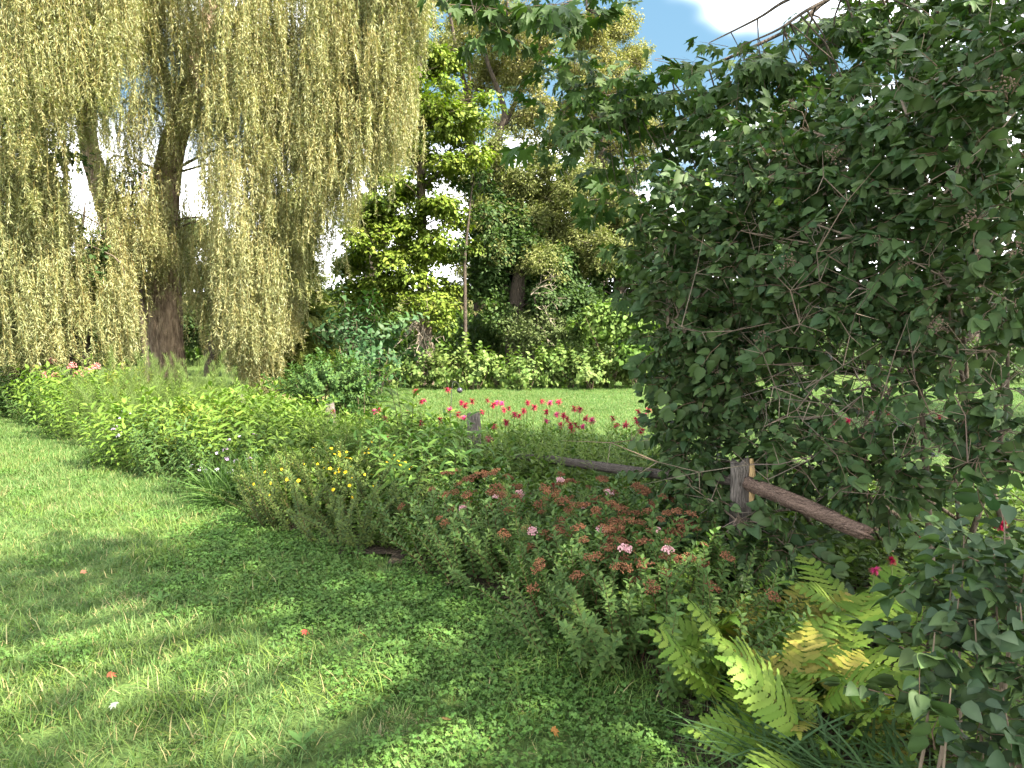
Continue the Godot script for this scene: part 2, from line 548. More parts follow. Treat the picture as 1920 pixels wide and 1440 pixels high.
func build_far():
	# a maize field behind the hedgerow, and the wood on the skyline
	var a := []
	for v in 3:
		var q := Acc.new()
		var H := 1.95
		tube(q, [Vector3.ZERO, Vector3(0.02, H * 0.5, 0), Vector3(0, H, 0.03)], [0.014, 0.011, 0.004], 4, Color(0.11, 0.15, 0.05))
		for k in 11:
			var t := 0.12 + 0.8 * k / 10.0
			var b := Basis(Vector3.UP, k * PI + rr(-0.6, 0.6)) * Basis(Vector3.BACK, 0.95)
			leaf(q, Transform3D(b, Vector3(0, H * t, 0)), 0.75 * (1.1 - 0.5 * absf(t - 0.5)), 0.085, STRAP, 0.3, rr(0.5, 0.9), vary(Color(0.075, 0.125, 0.035), 0.15))
		for k in 6:
			leaf(q, Transform3D(Basis(Vector3.UP, k * 1.1) * Basis(Vector3.BACK, 1.2), Vector3(0, H - 0.03, 0)), 0.26, 0.016, SLIM, 0, 0.3, Color(0.3, 0.26, 0.13))
		a.append(q.mesh(M.leaf))
	var xfs := []
	var cols := []
	var z := 26.5
	while z < 150:
		var step := 0.24 if z < 50 else 0.8
		var x := -0.62 * z
		while x < 0.35 * z:
			var p := Vector3(x + rr(-0.08, 0.08), 0, -z + rr(-0.08, 0.08))
			p.y = gy(p.x, p.z) - 0.02
			var s := rr(0.85, 1.1)
			var w := s if z < 50 else s * 2.4
			xfs.append(Transform3D(Basis(Vector3.UP, rr(0, TAU)).scaled(Vector3(w, s, w)), p))
			cols.append(vary(Color(1.15, 1.15, 1.05), 0.14))
			x += step
		z += 0.78 if z < 50 else 2.6
	var o := Node3D.new()
	o.name = numbered("maize_crop_foliage")
	add_child(o)
	tag(o, "tall green maize crop filling the field behind the hedgerow", "crop", "", "stuff")
	spread("maize", a, xfs, cols, o)
	xfs = []; cols = []
	var sp := shoots(3, {"H": 3.0, "n": 26, "L": 1.5, "W": 1.0, "prof": OVAL, "lo": 1.3, "hi": 0.6, "ca": Color(0.05, 0.08, 0.03), "cb": Color(0.08, 0.11, 0.04), "r": 0.1, "top": 0.9}, M.leaf)
	for k in 2600:
		var x := rr(-190, 130)
		var d := rr(205, 230)
		var hh := 1.2 + 1.8 * (0.5 + 0.5 * noise.get_noise_2d(x * 8, 3)) 
		var y := gy(x, -d) + rng.randf() * hh
		xfs.append(Transform3D(up_basis(Vector3(rr(-0.6, 0.6), 1, rr(-0.6, 0.6)), rr(0, TAU)).scaled(Vector3.ONE * rr(0.7, 1.3)), Vector3(x, y, -d)))
		cols.append(vary(Color(0.9, 1.0, 1.1), 0.2))
	o = Node3D.new()
	o.name = numbered("distant_wood_foliage")
	add_child(o)
	tag(o, "distant wood along the skyline beyond the maize", "woodland", "", "stuff")
	spread("foliage", sp, xfs, cols, o)

# ---------------------------------------------------------------- trees behind the lawn
func pc(list: Array, z: float, dz: float, dens: float, tn: Color, more := 0) -> Array:
	# clumps given where they stand: [px, py, half width px, half height px] at a depth of about z
	var out := []
	for c in list:
		var d := z + rr(-dz, dz)
		var s := d / F
		var ra := Vector3(c[2] * s, c[3] * s, c[2] * s * rr(0.8, 1.1))
		var ce := at(c[0], c[1], d)
		var n := int(dens * (ra.x * ra.y + ra.x * ra.z + ra.y * ra.z))
		out.append([ce, ra, n, tn])
		for k in more:
			var f := rr(0.45, 0.8)
			out.append([ce + rdir() * ra * rr(0.9, 1.3), ra * f, int(n * f * f), tn])
	return out
func path(list: Array, z: float) -> Array:
	var out := []
	for p in list: out.append(at(p[0], p[1], p[2] if p.size() > 2 else z))
	out[0] = Vector3(out[0].x, gy(out[0].x, out[0].z) - 0.05, out[0].z)
	return out

func build_backdrop_trees():
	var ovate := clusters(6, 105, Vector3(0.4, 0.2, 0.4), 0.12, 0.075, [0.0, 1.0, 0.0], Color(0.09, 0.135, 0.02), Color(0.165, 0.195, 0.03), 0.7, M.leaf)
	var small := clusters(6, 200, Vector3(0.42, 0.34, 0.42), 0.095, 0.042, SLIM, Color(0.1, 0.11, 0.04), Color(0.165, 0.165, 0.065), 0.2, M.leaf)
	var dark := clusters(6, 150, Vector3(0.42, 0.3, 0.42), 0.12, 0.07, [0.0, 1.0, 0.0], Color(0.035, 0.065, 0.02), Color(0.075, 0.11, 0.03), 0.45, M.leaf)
	var broad := clusters(5, 60, Vector3(0.36, 0.2, 0.36), 0.13, 0.11, OVATE, Color(0.075, 0.13, 0.03), Color(0.12, 0.18, 0.045), 0.6, M.leaf)
	M.broad = broad; M.ovate = ovate; M.darkleaf = dark; M.smallleaf = small
	# the yellow-green tree in flat tiers
	tree("tiered_tree", "yellow-green tree with leaves in flat tiers behind the lawn", "tree", "", [
		[path([[798, 712], [797, 640], [792, 520], [790, 380], [786, 220], [790, 60], [800, -60]], 20.0), [0.25, 0.2, 0.14, 0.11, 0.08, 0.05, 0.02]]],
		pc([[700, 430, 62, 17], [655, 490, 46, 16], [718, 520, 60, 17], [762, 470, 46, 18], [832, 472, 42, 16], [690, 562, 46, 13], [785, 560, 60, 16], [842, 540, 40, 14], [800, 385, 48, 16], [722, 378, 50, 17], [852, 412, 32, 13], [862, 210, 48, 16], [800, 188, 46, 16], [830, 250, 52, 16], [768, 242, 42, 20], [802, 140, 46, 16], [852, 158, 32, 12], [782, 302, 42, 18], [848, 300, 46, 16], [782, 98, 36, 18], [790, 40, 40, 22], [742, 330, 34, 16], [905, 188, 26, 12], [640, 538, 32, 13], [885, 292, 36, 16], [760, 430, 60, 14], [680, 470, 40, 14], [808, 600, 36, 14], [730, 290, 30, 20], [800, -30, 40, 30], [820, 330, 40, 14], [745, 180, 30, 24], [770, 270, 40, 24], [755, 360, 40, 20], [700, 400, 40, 24], [680, 530, 36, 22], [740, 550, 36, 20], [815, 440, 34, 24], [740, 480, 40, 24], [660, 440, 30, 18], [780, 510, 40, 24], [820, 215, 30, 20], [870, 245, 30, 18], [790, 230, 40, 24], [830, 110, 36, 24], [770, 150, 30, 24], [640, 500, 26, 16], [830, 575, 34, 18]], 20.0, 1.1, 13, Color(1.0, 1.05, 0.9), 1), ovate, M.bark, 0.1, 0.022, 0.5)
	tree("airy_tree", "airy green tree standing behind the tiered tree toward the willow", "tree", "", [
		[path([[690, 650], [694, 500], [700, 340], [712, 180], [720, 60]], 27.0), [0.24, 0.2, 0.14, 0.08, 0.02]]],
		pc([[660, 500, 44, 26], [700, 460, 50, 28], [640, 560, 40, 24], [720, 540, 50, 26], [690, 380, 46, 28], [740, 420, 44, 26], [720, 320, 44, 28], [760, 360, 40, 24], [730, 250, 40, 30], [770, 200, 40, 30], [750, 120, 40, 30], [680, 580, 46, 20], [760, 600, 50, 20], [770, 480, 44, 26]], 27.0, 1.0, 9, Color(0.9, 1.0, 0.95), 1), ovate, M.bark_dark, 0.12, 0.02, 0.6)
	tree("airy_tree", "airy green tree standing between the tiered tree and the leaning one", "tree", "", [
		[path([[900, 660], [898, 500], [890, 340], [880, 180], [884, 30]], 27.5), [0.24, 0.2, 0.14, 0.08, 0.02]]],
		pc([[860, 480, 44, 26], [910, 540, 46, 28], [850, 560, 40, 24], [890, 420, 44, 28], [840, 380, 36, 26], [920, 470, 40, 28], [850, 330, 40, 26], [900, 350, 40, 26], [840, 90, 44, 30], [900, 120, 44, 30], [870, 190, 40, 28], [930, 60, 46, 34], [960, 150, 44, 30], [880, 30, 50, 30], [990, 90, 40, 34], [970, 230, 40, 28]], 27.5, 1.0, 9, Color(0.95, 1.0, 0.9), 1), small, M.bark_dark, 0.12, 0.02, 0.6)
	# the big tree that leans, with a sparse top
	tree("leaning_tree", "tall leaning tree with dark bare limbs and a sparse dry top", "tree", "", [
		[path([[985, 715], [978, 620], [968, 520], [950, 440], [922, 385], [896, 310], [882, 262], [880, 200], [862, 120], [846, 40], [830, -60]], 22.0), [0.34, 0.3, 0.26, 0.2, 0.17, 0.14, 0.12, 0.09, 0.06, 0.04, 0.02]],
		[[at(896, 310, 22), at(930, 262, 21.6), at(946, 215, 21.5), at(932, 165, 21.4), at(912, 110, 21.2), at(900, 40, 21)], [0.1, 0.11, 0.09, 0.07, 0.05, 0.02]],
		[[at(930, 262, 21.6), at(962, 200, 22), at(985, 140, 22.2), at(1000, 60, 22.4)], [0.09, 0.07, 0.05, 0.02]],
		[[at(968, 520, 22), at(1000, 440, 22.4), at(1035, 380, 22.6), at(1060, 300, 22.8)], [0.16, 0.12, 0.08, 0.03]]],
		pc([[838, 110, 50, 44], [880, 70, 50, 40], [935, 120, 50, 46], [985, 150, 44, 44], [905, 160, 36, 30], [960, 80, 44, 36], [870, 20, 56, 36], [1000, 220, 40, 34], [950, 10, 60, 40], [1010, 90, 40, 40]], 22.0, 1.0, 8, Color(1.2, 1.1, 0.95), 1)
		+ pc([[940, 340, 52, 34], [985, 410, 60, 42], [1042, 372, 66, 44], [1010, 300, 40, 30], [1070, 430, 60, 42], [1000, 480, 66, 36], [1110, 400, 50, 40], [1060, 500, 60, 34], [1085, 330, 44, 34], [930, 290, 36, 26], [960, 370, 44, 34], [905, 400, 30, 30], [1030, 440, 60, 40], [1120, 470, 50, 40], [1140, 350, 50, 44], [1170, 420, 50, 44], [1060, 260, 44, 36], [890, 230, 30, 20], [1000, 350, 50, 40]], 21.6, 1.2, 17, Color(0.98, 1.05, 0.85), 1), small, M.bark_dark, 0.14, 0.03)
	tree("pale_top_tree", "pale olive treetop rising far behind the leaning tree", "tree", "", [
		[path([[1125, 650], [1130, 400], [1132, 200], [1135, 20]], 31.0), [0.32, 0.25, 0.14, 0.04]]],
		pc([[1100, 80, 60, 40], [1150, 50, 56, 44], [1190, 100, 46, 40], [1130, 130, 60, 40], [1080, 140, 44, 40], [1170, 170, 60, 44], [1120, 210, 60, 44], [1060, 200, 40, 40], [1200, 250, 60, 50], [1130, 300, 60, 50]], 31.0, 1.5, 9, Color(1.35, 1.25, 0.95), 1), small, M.bark_dark, 0.1, 0.04)
	tree("slender_tree", "slender bare pole tree beside the gap to the maize", "tree", "", [
		[path([[873, 690], [872, 560], [872, 480], [878, 420], [884, 360], [895, 300]], 19.6), [0.06, 0.05, 0.04, 0.03, 0.02, 0.008]]],
		pc([[880, 340, 26, 12], [905, 330, 20, 10], [850, 470, 20, 10], [900, 400, 22, 10]], 19.6, 0.3, 12, Color(0.9, 1, 0.9)), dark, M.bark_dark, 0.2, 0.012)
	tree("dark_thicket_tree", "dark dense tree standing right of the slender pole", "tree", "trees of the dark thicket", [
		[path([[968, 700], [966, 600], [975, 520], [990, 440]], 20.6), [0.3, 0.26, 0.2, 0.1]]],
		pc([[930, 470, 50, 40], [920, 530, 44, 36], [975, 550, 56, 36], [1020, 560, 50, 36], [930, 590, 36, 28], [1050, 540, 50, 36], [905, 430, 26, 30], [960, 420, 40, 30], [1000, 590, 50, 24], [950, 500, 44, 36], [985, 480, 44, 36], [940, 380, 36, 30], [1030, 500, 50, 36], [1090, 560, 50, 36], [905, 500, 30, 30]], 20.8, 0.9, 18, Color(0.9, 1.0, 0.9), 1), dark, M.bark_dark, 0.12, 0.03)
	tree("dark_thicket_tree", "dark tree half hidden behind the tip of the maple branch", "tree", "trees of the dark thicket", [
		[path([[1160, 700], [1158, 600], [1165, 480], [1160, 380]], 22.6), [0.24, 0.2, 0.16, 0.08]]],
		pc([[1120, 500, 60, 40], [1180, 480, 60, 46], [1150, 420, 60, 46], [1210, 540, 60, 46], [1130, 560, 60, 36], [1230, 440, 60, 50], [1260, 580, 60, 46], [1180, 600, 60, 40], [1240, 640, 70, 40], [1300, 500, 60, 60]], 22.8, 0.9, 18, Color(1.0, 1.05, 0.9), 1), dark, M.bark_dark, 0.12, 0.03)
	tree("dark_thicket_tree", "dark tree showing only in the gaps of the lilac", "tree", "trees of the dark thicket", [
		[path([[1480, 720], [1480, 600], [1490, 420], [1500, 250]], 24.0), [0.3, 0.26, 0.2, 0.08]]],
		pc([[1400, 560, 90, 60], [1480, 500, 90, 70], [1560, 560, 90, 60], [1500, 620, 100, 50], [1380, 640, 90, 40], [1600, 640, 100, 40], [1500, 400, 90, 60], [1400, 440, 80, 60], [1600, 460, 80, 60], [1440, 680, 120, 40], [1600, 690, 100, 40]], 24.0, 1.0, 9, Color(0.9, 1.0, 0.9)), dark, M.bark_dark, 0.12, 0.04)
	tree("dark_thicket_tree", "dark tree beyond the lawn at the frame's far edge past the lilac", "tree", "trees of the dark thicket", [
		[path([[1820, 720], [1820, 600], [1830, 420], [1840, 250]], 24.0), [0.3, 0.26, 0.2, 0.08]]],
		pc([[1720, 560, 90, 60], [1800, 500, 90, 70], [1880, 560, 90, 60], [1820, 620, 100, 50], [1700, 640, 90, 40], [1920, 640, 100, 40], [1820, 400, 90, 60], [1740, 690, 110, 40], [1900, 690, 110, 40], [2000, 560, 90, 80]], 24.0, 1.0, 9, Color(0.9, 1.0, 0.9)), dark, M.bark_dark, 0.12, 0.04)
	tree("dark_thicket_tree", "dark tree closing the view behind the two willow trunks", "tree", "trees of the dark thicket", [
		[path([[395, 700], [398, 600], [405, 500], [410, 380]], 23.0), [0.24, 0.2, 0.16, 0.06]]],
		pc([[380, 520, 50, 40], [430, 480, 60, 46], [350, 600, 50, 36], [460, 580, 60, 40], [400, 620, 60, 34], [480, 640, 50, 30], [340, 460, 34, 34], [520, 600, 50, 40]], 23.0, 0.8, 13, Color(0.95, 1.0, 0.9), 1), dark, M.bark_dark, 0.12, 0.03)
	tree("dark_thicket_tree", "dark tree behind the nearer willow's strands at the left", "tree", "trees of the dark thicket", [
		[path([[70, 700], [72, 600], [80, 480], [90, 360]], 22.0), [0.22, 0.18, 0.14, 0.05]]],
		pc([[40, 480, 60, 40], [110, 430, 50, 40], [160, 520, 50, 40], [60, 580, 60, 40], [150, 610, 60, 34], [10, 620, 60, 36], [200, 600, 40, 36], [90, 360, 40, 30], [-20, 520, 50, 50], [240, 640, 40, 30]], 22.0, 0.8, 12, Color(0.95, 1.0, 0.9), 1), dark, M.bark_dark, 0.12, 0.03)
	# bushes under them
	bush_px("grey_green_bush", "grey-green bush bulging out under the dark thicket tree", 1000, 618, 88, 40, 20.0, small, 22, Color(0.75, 0.95, 0.85))
	bush_px("light_green_bush", "light green maple-leaved bush in sun below the maple branch tip", 1145, 605, 80, 44, 19.0, broad, 20, Color(1.1, 1.1, 0.9))
	bush_px("light_green_bush", "small light green bush in front of the dark hollow", 1195, 655, 50, 30, 18.6, broad, 20, Color(1.0, 1.1, 0.9))
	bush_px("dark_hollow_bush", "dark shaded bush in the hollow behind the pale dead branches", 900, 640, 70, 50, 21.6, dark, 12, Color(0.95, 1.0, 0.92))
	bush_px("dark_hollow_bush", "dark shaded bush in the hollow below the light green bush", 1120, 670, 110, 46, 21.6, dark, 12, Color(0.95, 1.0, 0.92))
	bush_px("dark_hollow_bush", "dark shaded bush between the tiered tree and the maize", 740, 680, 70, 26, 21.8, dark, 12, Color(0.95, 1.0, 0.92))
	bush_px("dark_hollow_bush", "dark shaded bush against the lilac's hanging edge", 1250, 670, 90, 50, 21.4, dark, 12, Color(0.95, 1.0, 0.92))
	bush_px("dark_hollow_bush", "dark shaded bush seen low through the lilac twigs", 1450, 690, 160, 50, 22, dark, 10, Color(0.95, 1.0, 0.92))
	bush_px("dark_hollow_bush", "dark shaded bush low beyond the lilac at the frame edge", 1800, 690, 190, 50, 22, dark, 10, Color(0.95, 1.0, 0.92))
	dead_branch("dead_branch_tangle", "tangle of pale bare dead branches at the tiered tree's foot", at(788, 612, 19.2), 34, Vector3(0.0, -0.35, 0.3), 0.72)
	dead_branch("dead_branch_tangle", "pale dead branch sticking out of the leaning tree's thicket", at(1002, 556, 19.6), 9, Vector3(1.0, -0.15, 0.3), 1.0)

func dead_branch(called, label, p: Vector3, n: int, way: Vector3, L: float):
	var root := thing(called, p, label, "dead branch", "pale dead branches")
	var a := Acc.new()
	var col := Color(0.3, 0.25, 0.19)
	# its stout end reaches back into the tree and down to the ground
	var gnd := ground(p + Vector3(0.15, 0, -0.3)) - p
	tube(a, [gnd, gnd * 0.5 + Vector3(0.1, 0, 0), Vector3.ZERO], [0.03, 0.025, 0.02], 6, Color(0.08, 0.065, 0.05))
	part("main_branch", a.mesh(M.twig), root)
	for k in n:
		var b := Acc.new()
		var d := (way + rdir() * 0.8).normalized()
		var s := Vector3(rr(-0.1, 0.1), rr(-0.1, 0.25), rr(-0.1, 0.1)) if k < n * 0.6 else gnd * rr(0.1, 0.4)
		var len := L * rr(0.5, 1.1)
		var m1 := s + d * len * 0.4 + rdir() * 0.08
		var m2 := s + d * len * 0.75 + Vector3(0, -0.1, 0) + rdir() * 0.1
		var e := s + d * len + Vector3(0, -0.22, 0) + rdir() * 0.12
		tube(b, smooth([s, m1, m2, e], [0.014, 0.011, 0.008, 0.003], 3)[0], smooth([s, m1, m2, e], [0.014, 0.011, 0.008, 0.003], 3)[1], 4, vary(col, 0.15))
		for j in 3:
			var q: Vector3 = [m1, m2, m2][j]
			tube(b, [q, q + (d + rdir() * 0.8) * len * 0.2, q + (d + rdir() * 0.7) * len * 0.35], [0.008, 0.006, 0.002], 3, col)
		part("branch", b.mesh(M.twig), root)

func bush(called, label, c: Vector3, ra: Vector3, sprigs: Array, n: int, tn: Color, category := "bush", group := ""):
	# c: centre of the leaf mass, standing on the ground below it
	var g := ground(c) - Vector3(0, 0.03, 0)
	var root := thing(called, g, label, category, group)
	var tips := []
	for k in 7:
		var a := Acc.new()
		var e := c + Vector3(rr(-0.7, 0.7), rr(-0.1, 0.7), rr(-0.7, 0.7)) * ra - g
		var f := Vector3(rr(-0.12, 0.12), 0, rr(-0.12, 0.12))
		var m := f.lerp(e, 0.5) + rdir() * 0.06
		tube(a, [f, m, e], [0.014, 0.01, 0.003], 5, Color(0.12, 0.09, 0.06))
		part("stem", a.mesh(M.twig), root)
	var xfs := []
	var cols := []
	for k in n:
		var u := rdir()
		var rad := pow(rng.randf(), 0.4) * (0.75 + 0.7 * noise.get_noise_3dv(u * 60 + c * 50))
		var p := c + u * ra * rad
		p.y = maxf(p.y, gy(p.x, p.z) + 0.03)
		var dir := (u * 0.8 + Vector3.UP * 0.5 + rdir() * 0.4).normalized()
		xfs.append(Transform3D(up_basis(dir, rr(0, TAU)).scaled(Vector3.ONE * rr(0.75, 1.2)), p - g))
		cols.append(vary(tn, 0.15))
	spread("foliage", sprigs, xfs, cols, root)
	return root
func bush_px(called, label, px, py, rx, ry, z: float, sprigs: Array, dens: float, tn: Color, category := "bush", group := ""):
	var s := z / F
	var ra := Vector3(rx * s, ry * s, rx * s * 0.75)
	return bush(called, label, at(px, py, z), ra, sprigs, int(dens * (ra.x * ra.y + ra.x * ra.z + ra.y * ra.z)), tn, category, group)

func build_hedge():
	# the row of leafy canes along the far edge of the lawn
	var cane := shoots(4, {"H": 0.42, "n": 12, "L": 0.15, "W": 0.12, "prof": LOBED, "lo": 1.5, "hi": 0.8, "ca": Color(0.1, 0.165, 0.04), "cb": Color(0.165, 0.215, 0.065), "cs": Color(0.1, 0.1, 0.05), "droop": 0.4, "curl": 0.15, "r": 0.004}, M.leaf)
	var spots := [[740, 700, 26, 24, "at the foot of the dark large-leaved shrub"], [790, 706, 40, 26, "in front of the dead branch tangle"], [838, 700, 34, 30, "just right of the tiered tree's foot"], [886, 694, 40, 34, "below the slender pole tree"], [938, 702, 34, 28, "below the dark thicket trunk"], [985, 700, 30, 24, "low, below the grey-green bush"], [1026, 698, 34, 32, "bright, right of the grey-green bush"], [1068, 696, 36, 34, "tallest of the bright canes by the lawn"], [1108, 700, 34, 28, "below the light green bush"], [1148, 694, 38, 34, "with pale upright shoots near the lawn's far corner"], [1192, 698, 30, 26, "last before the dark hollow"]]
	for s in spots:
		bush_px("bramble_bush", "low leafy bramble %s" % s[4], s[0], s[1], s[2] * 1.15, s[3] * 1.15, 18.9 + rr(-0.3, 0.3), cane, 75, vary(Color(1, 1, 0.95), 0.08), "bush", "brambles along the lawn's far edge")
	# dark shrub with big drooping leaves
	var big := shoots(4, {"H": 0.7, "n": 16, "L": 0.2, "W": 0.1, "prof": OVATE, "lo": 1.6, "hi": 0.9, "ca": Color(0.03, 0.07, 0.025), "cb": Color(0.055, 0.1, 0.035), "cs": Color(0.1, 0.07, 0.05), "droop": 0.6, "r": 0.006, "bend": 0.5}, M.gloss)
	bush_px("large_leaved_shrub", "dark shrub with large drooping leaves left of the tiered tree", 665, 628, 76, 52, 16.8, big, 26, Color(1, 1, 1), "shrub")
	bush_px("large_leaved_shrub", "lower dark large-leaved shrub in front of the first", 700, 668, 56, 30, 16.2, big, 26, Color(0.9, 1, 1), "shrub")
	# conifer with bright flat sprays
	var spray := []
	for v in 4:
		var a := Acc.new()
		for q in 5:
			var tl := Transform3D(Basis.from_euler(Vector3(rr(-0.7, 0.7), rr(-0.7, 0.7), rr(-0.5, 0.4))), Vector3(rr(-0.1, 0.1), rr(-0.1, 0.1), rr(-0.15, 0.15)))
			for k in 9:
				var t := k / 8.0
				for s in [-1, 1]:
					leaf(a, tl * Transform3D(Basis(Vector3.UP, s * 0.75), Vector3(0.3 * t, -0.08 * t * t, 0)), 0.15 * (1.1 - 0.7 * t) * rr(0.7, 1.25), 0.028, SLIM, 0.1, 0.4, vary(Color(0.12, 0.15, 0.035), 0.22))
			leaf(a, tl, 0.38, 0.02, SLIM, 0, 0.2, Color(0.1, 0.12, 0.03))
		spray.append(a.mesh(M.leaf))
	var base := gp(552, 17.6)
	var root := thing("cedar_tree", base, "bright feathery cedar beside the willow's trailing curtain", "tree")
	var tr := Acc.new()
	tube(tr, [Vector3(0, -0.05, 0), Vector3(0.05, 2, 0), Vector3(0, 4.6, 0.1)], [0.13, 0.09, 0.02], 8, Color.WHITE, 0.1)
	part("trunk", tr.mesh(M.bark), root)
	var xfs := []
	var cols := []
	for k in 1150:
		var h := pow(rng.randf(), 0.9)
		var th := rr(0, TAU)
		var lump := 0.75 + 0.8 * noise.get_noise_3d(cos(th) * 70, h * 420, sin(th) * 70)
		var rad := (0.12 + 1.0 * pow(1 - h, 0.75)) * pow(rng.randf(), 0.35) * lump
		var p := Vector3(cos(th) * rad, 0.2 + h * 4.4, sin(th) * rad)
		var d := Basis(Vector3.UP, -th + rr(-0.6, 0.6)) * Basis(Vector3.BACK, rr(-0.7, 0.3)) * Basis(Vector3.RIGHT, rr(-0.9, 0.9))
		xfs.append(Transform3D(d.scaled(Vector3.ONE * rr(0.7, 1.2)), p))
		cols.append(vary(Color(1.0, 1.0, 0.9), 0.2))
	spread("foliage", spray, xfs, cols, root)

# ---------------------------------------------------------------- willows
func strand(L: float, n: int) -> Acc:
	# thin whips hanging side by side, set with narrow leaves
	var a := Acc.new()
	for s in 9:
		var w := rr(0.02, 0.1)
		var ph := rr(0, TAU)
		var l := L * rr(0.55, 1.1)
		var o := Vector3(rr(-0.27, 0.27), rr(-0.35, 0.1), rr(-0.27, 0.27))
		var f := func(t: float) -> Vector3: return o + Vector3(cos(ph) * w * sin(t * 3), -l * t, sin(ph) * w * sin(t * 3.4))
		tube(a, [f.call(0.0), f.call(0.5), f.call(1.0)], [0.003, 0.0025, 0.0012], 3, Color(0.26, 0.2, 0.07))
		for k in n:
			var t := (k + rng.randf()) / n
			var b := Basis(Vector3.UP, rr(0, TAU)) * Basis(Vector3.BACK, rr(-1.3, 0.0)) * Basis(Vector3.RIGHT, rr(-0.9, 0.9))
			leaf(a, Transform3D(b, f.call(t)), rr(0.06, 0.12), rr(0.011, 0.017), SLIM, 0.15, rr(0.0, 0.4), vary(Color(0.295, 0.287, 0.14).lerp(Color(0.185, 0.21, 0.1), rng.randf()), 0.18))
	return a

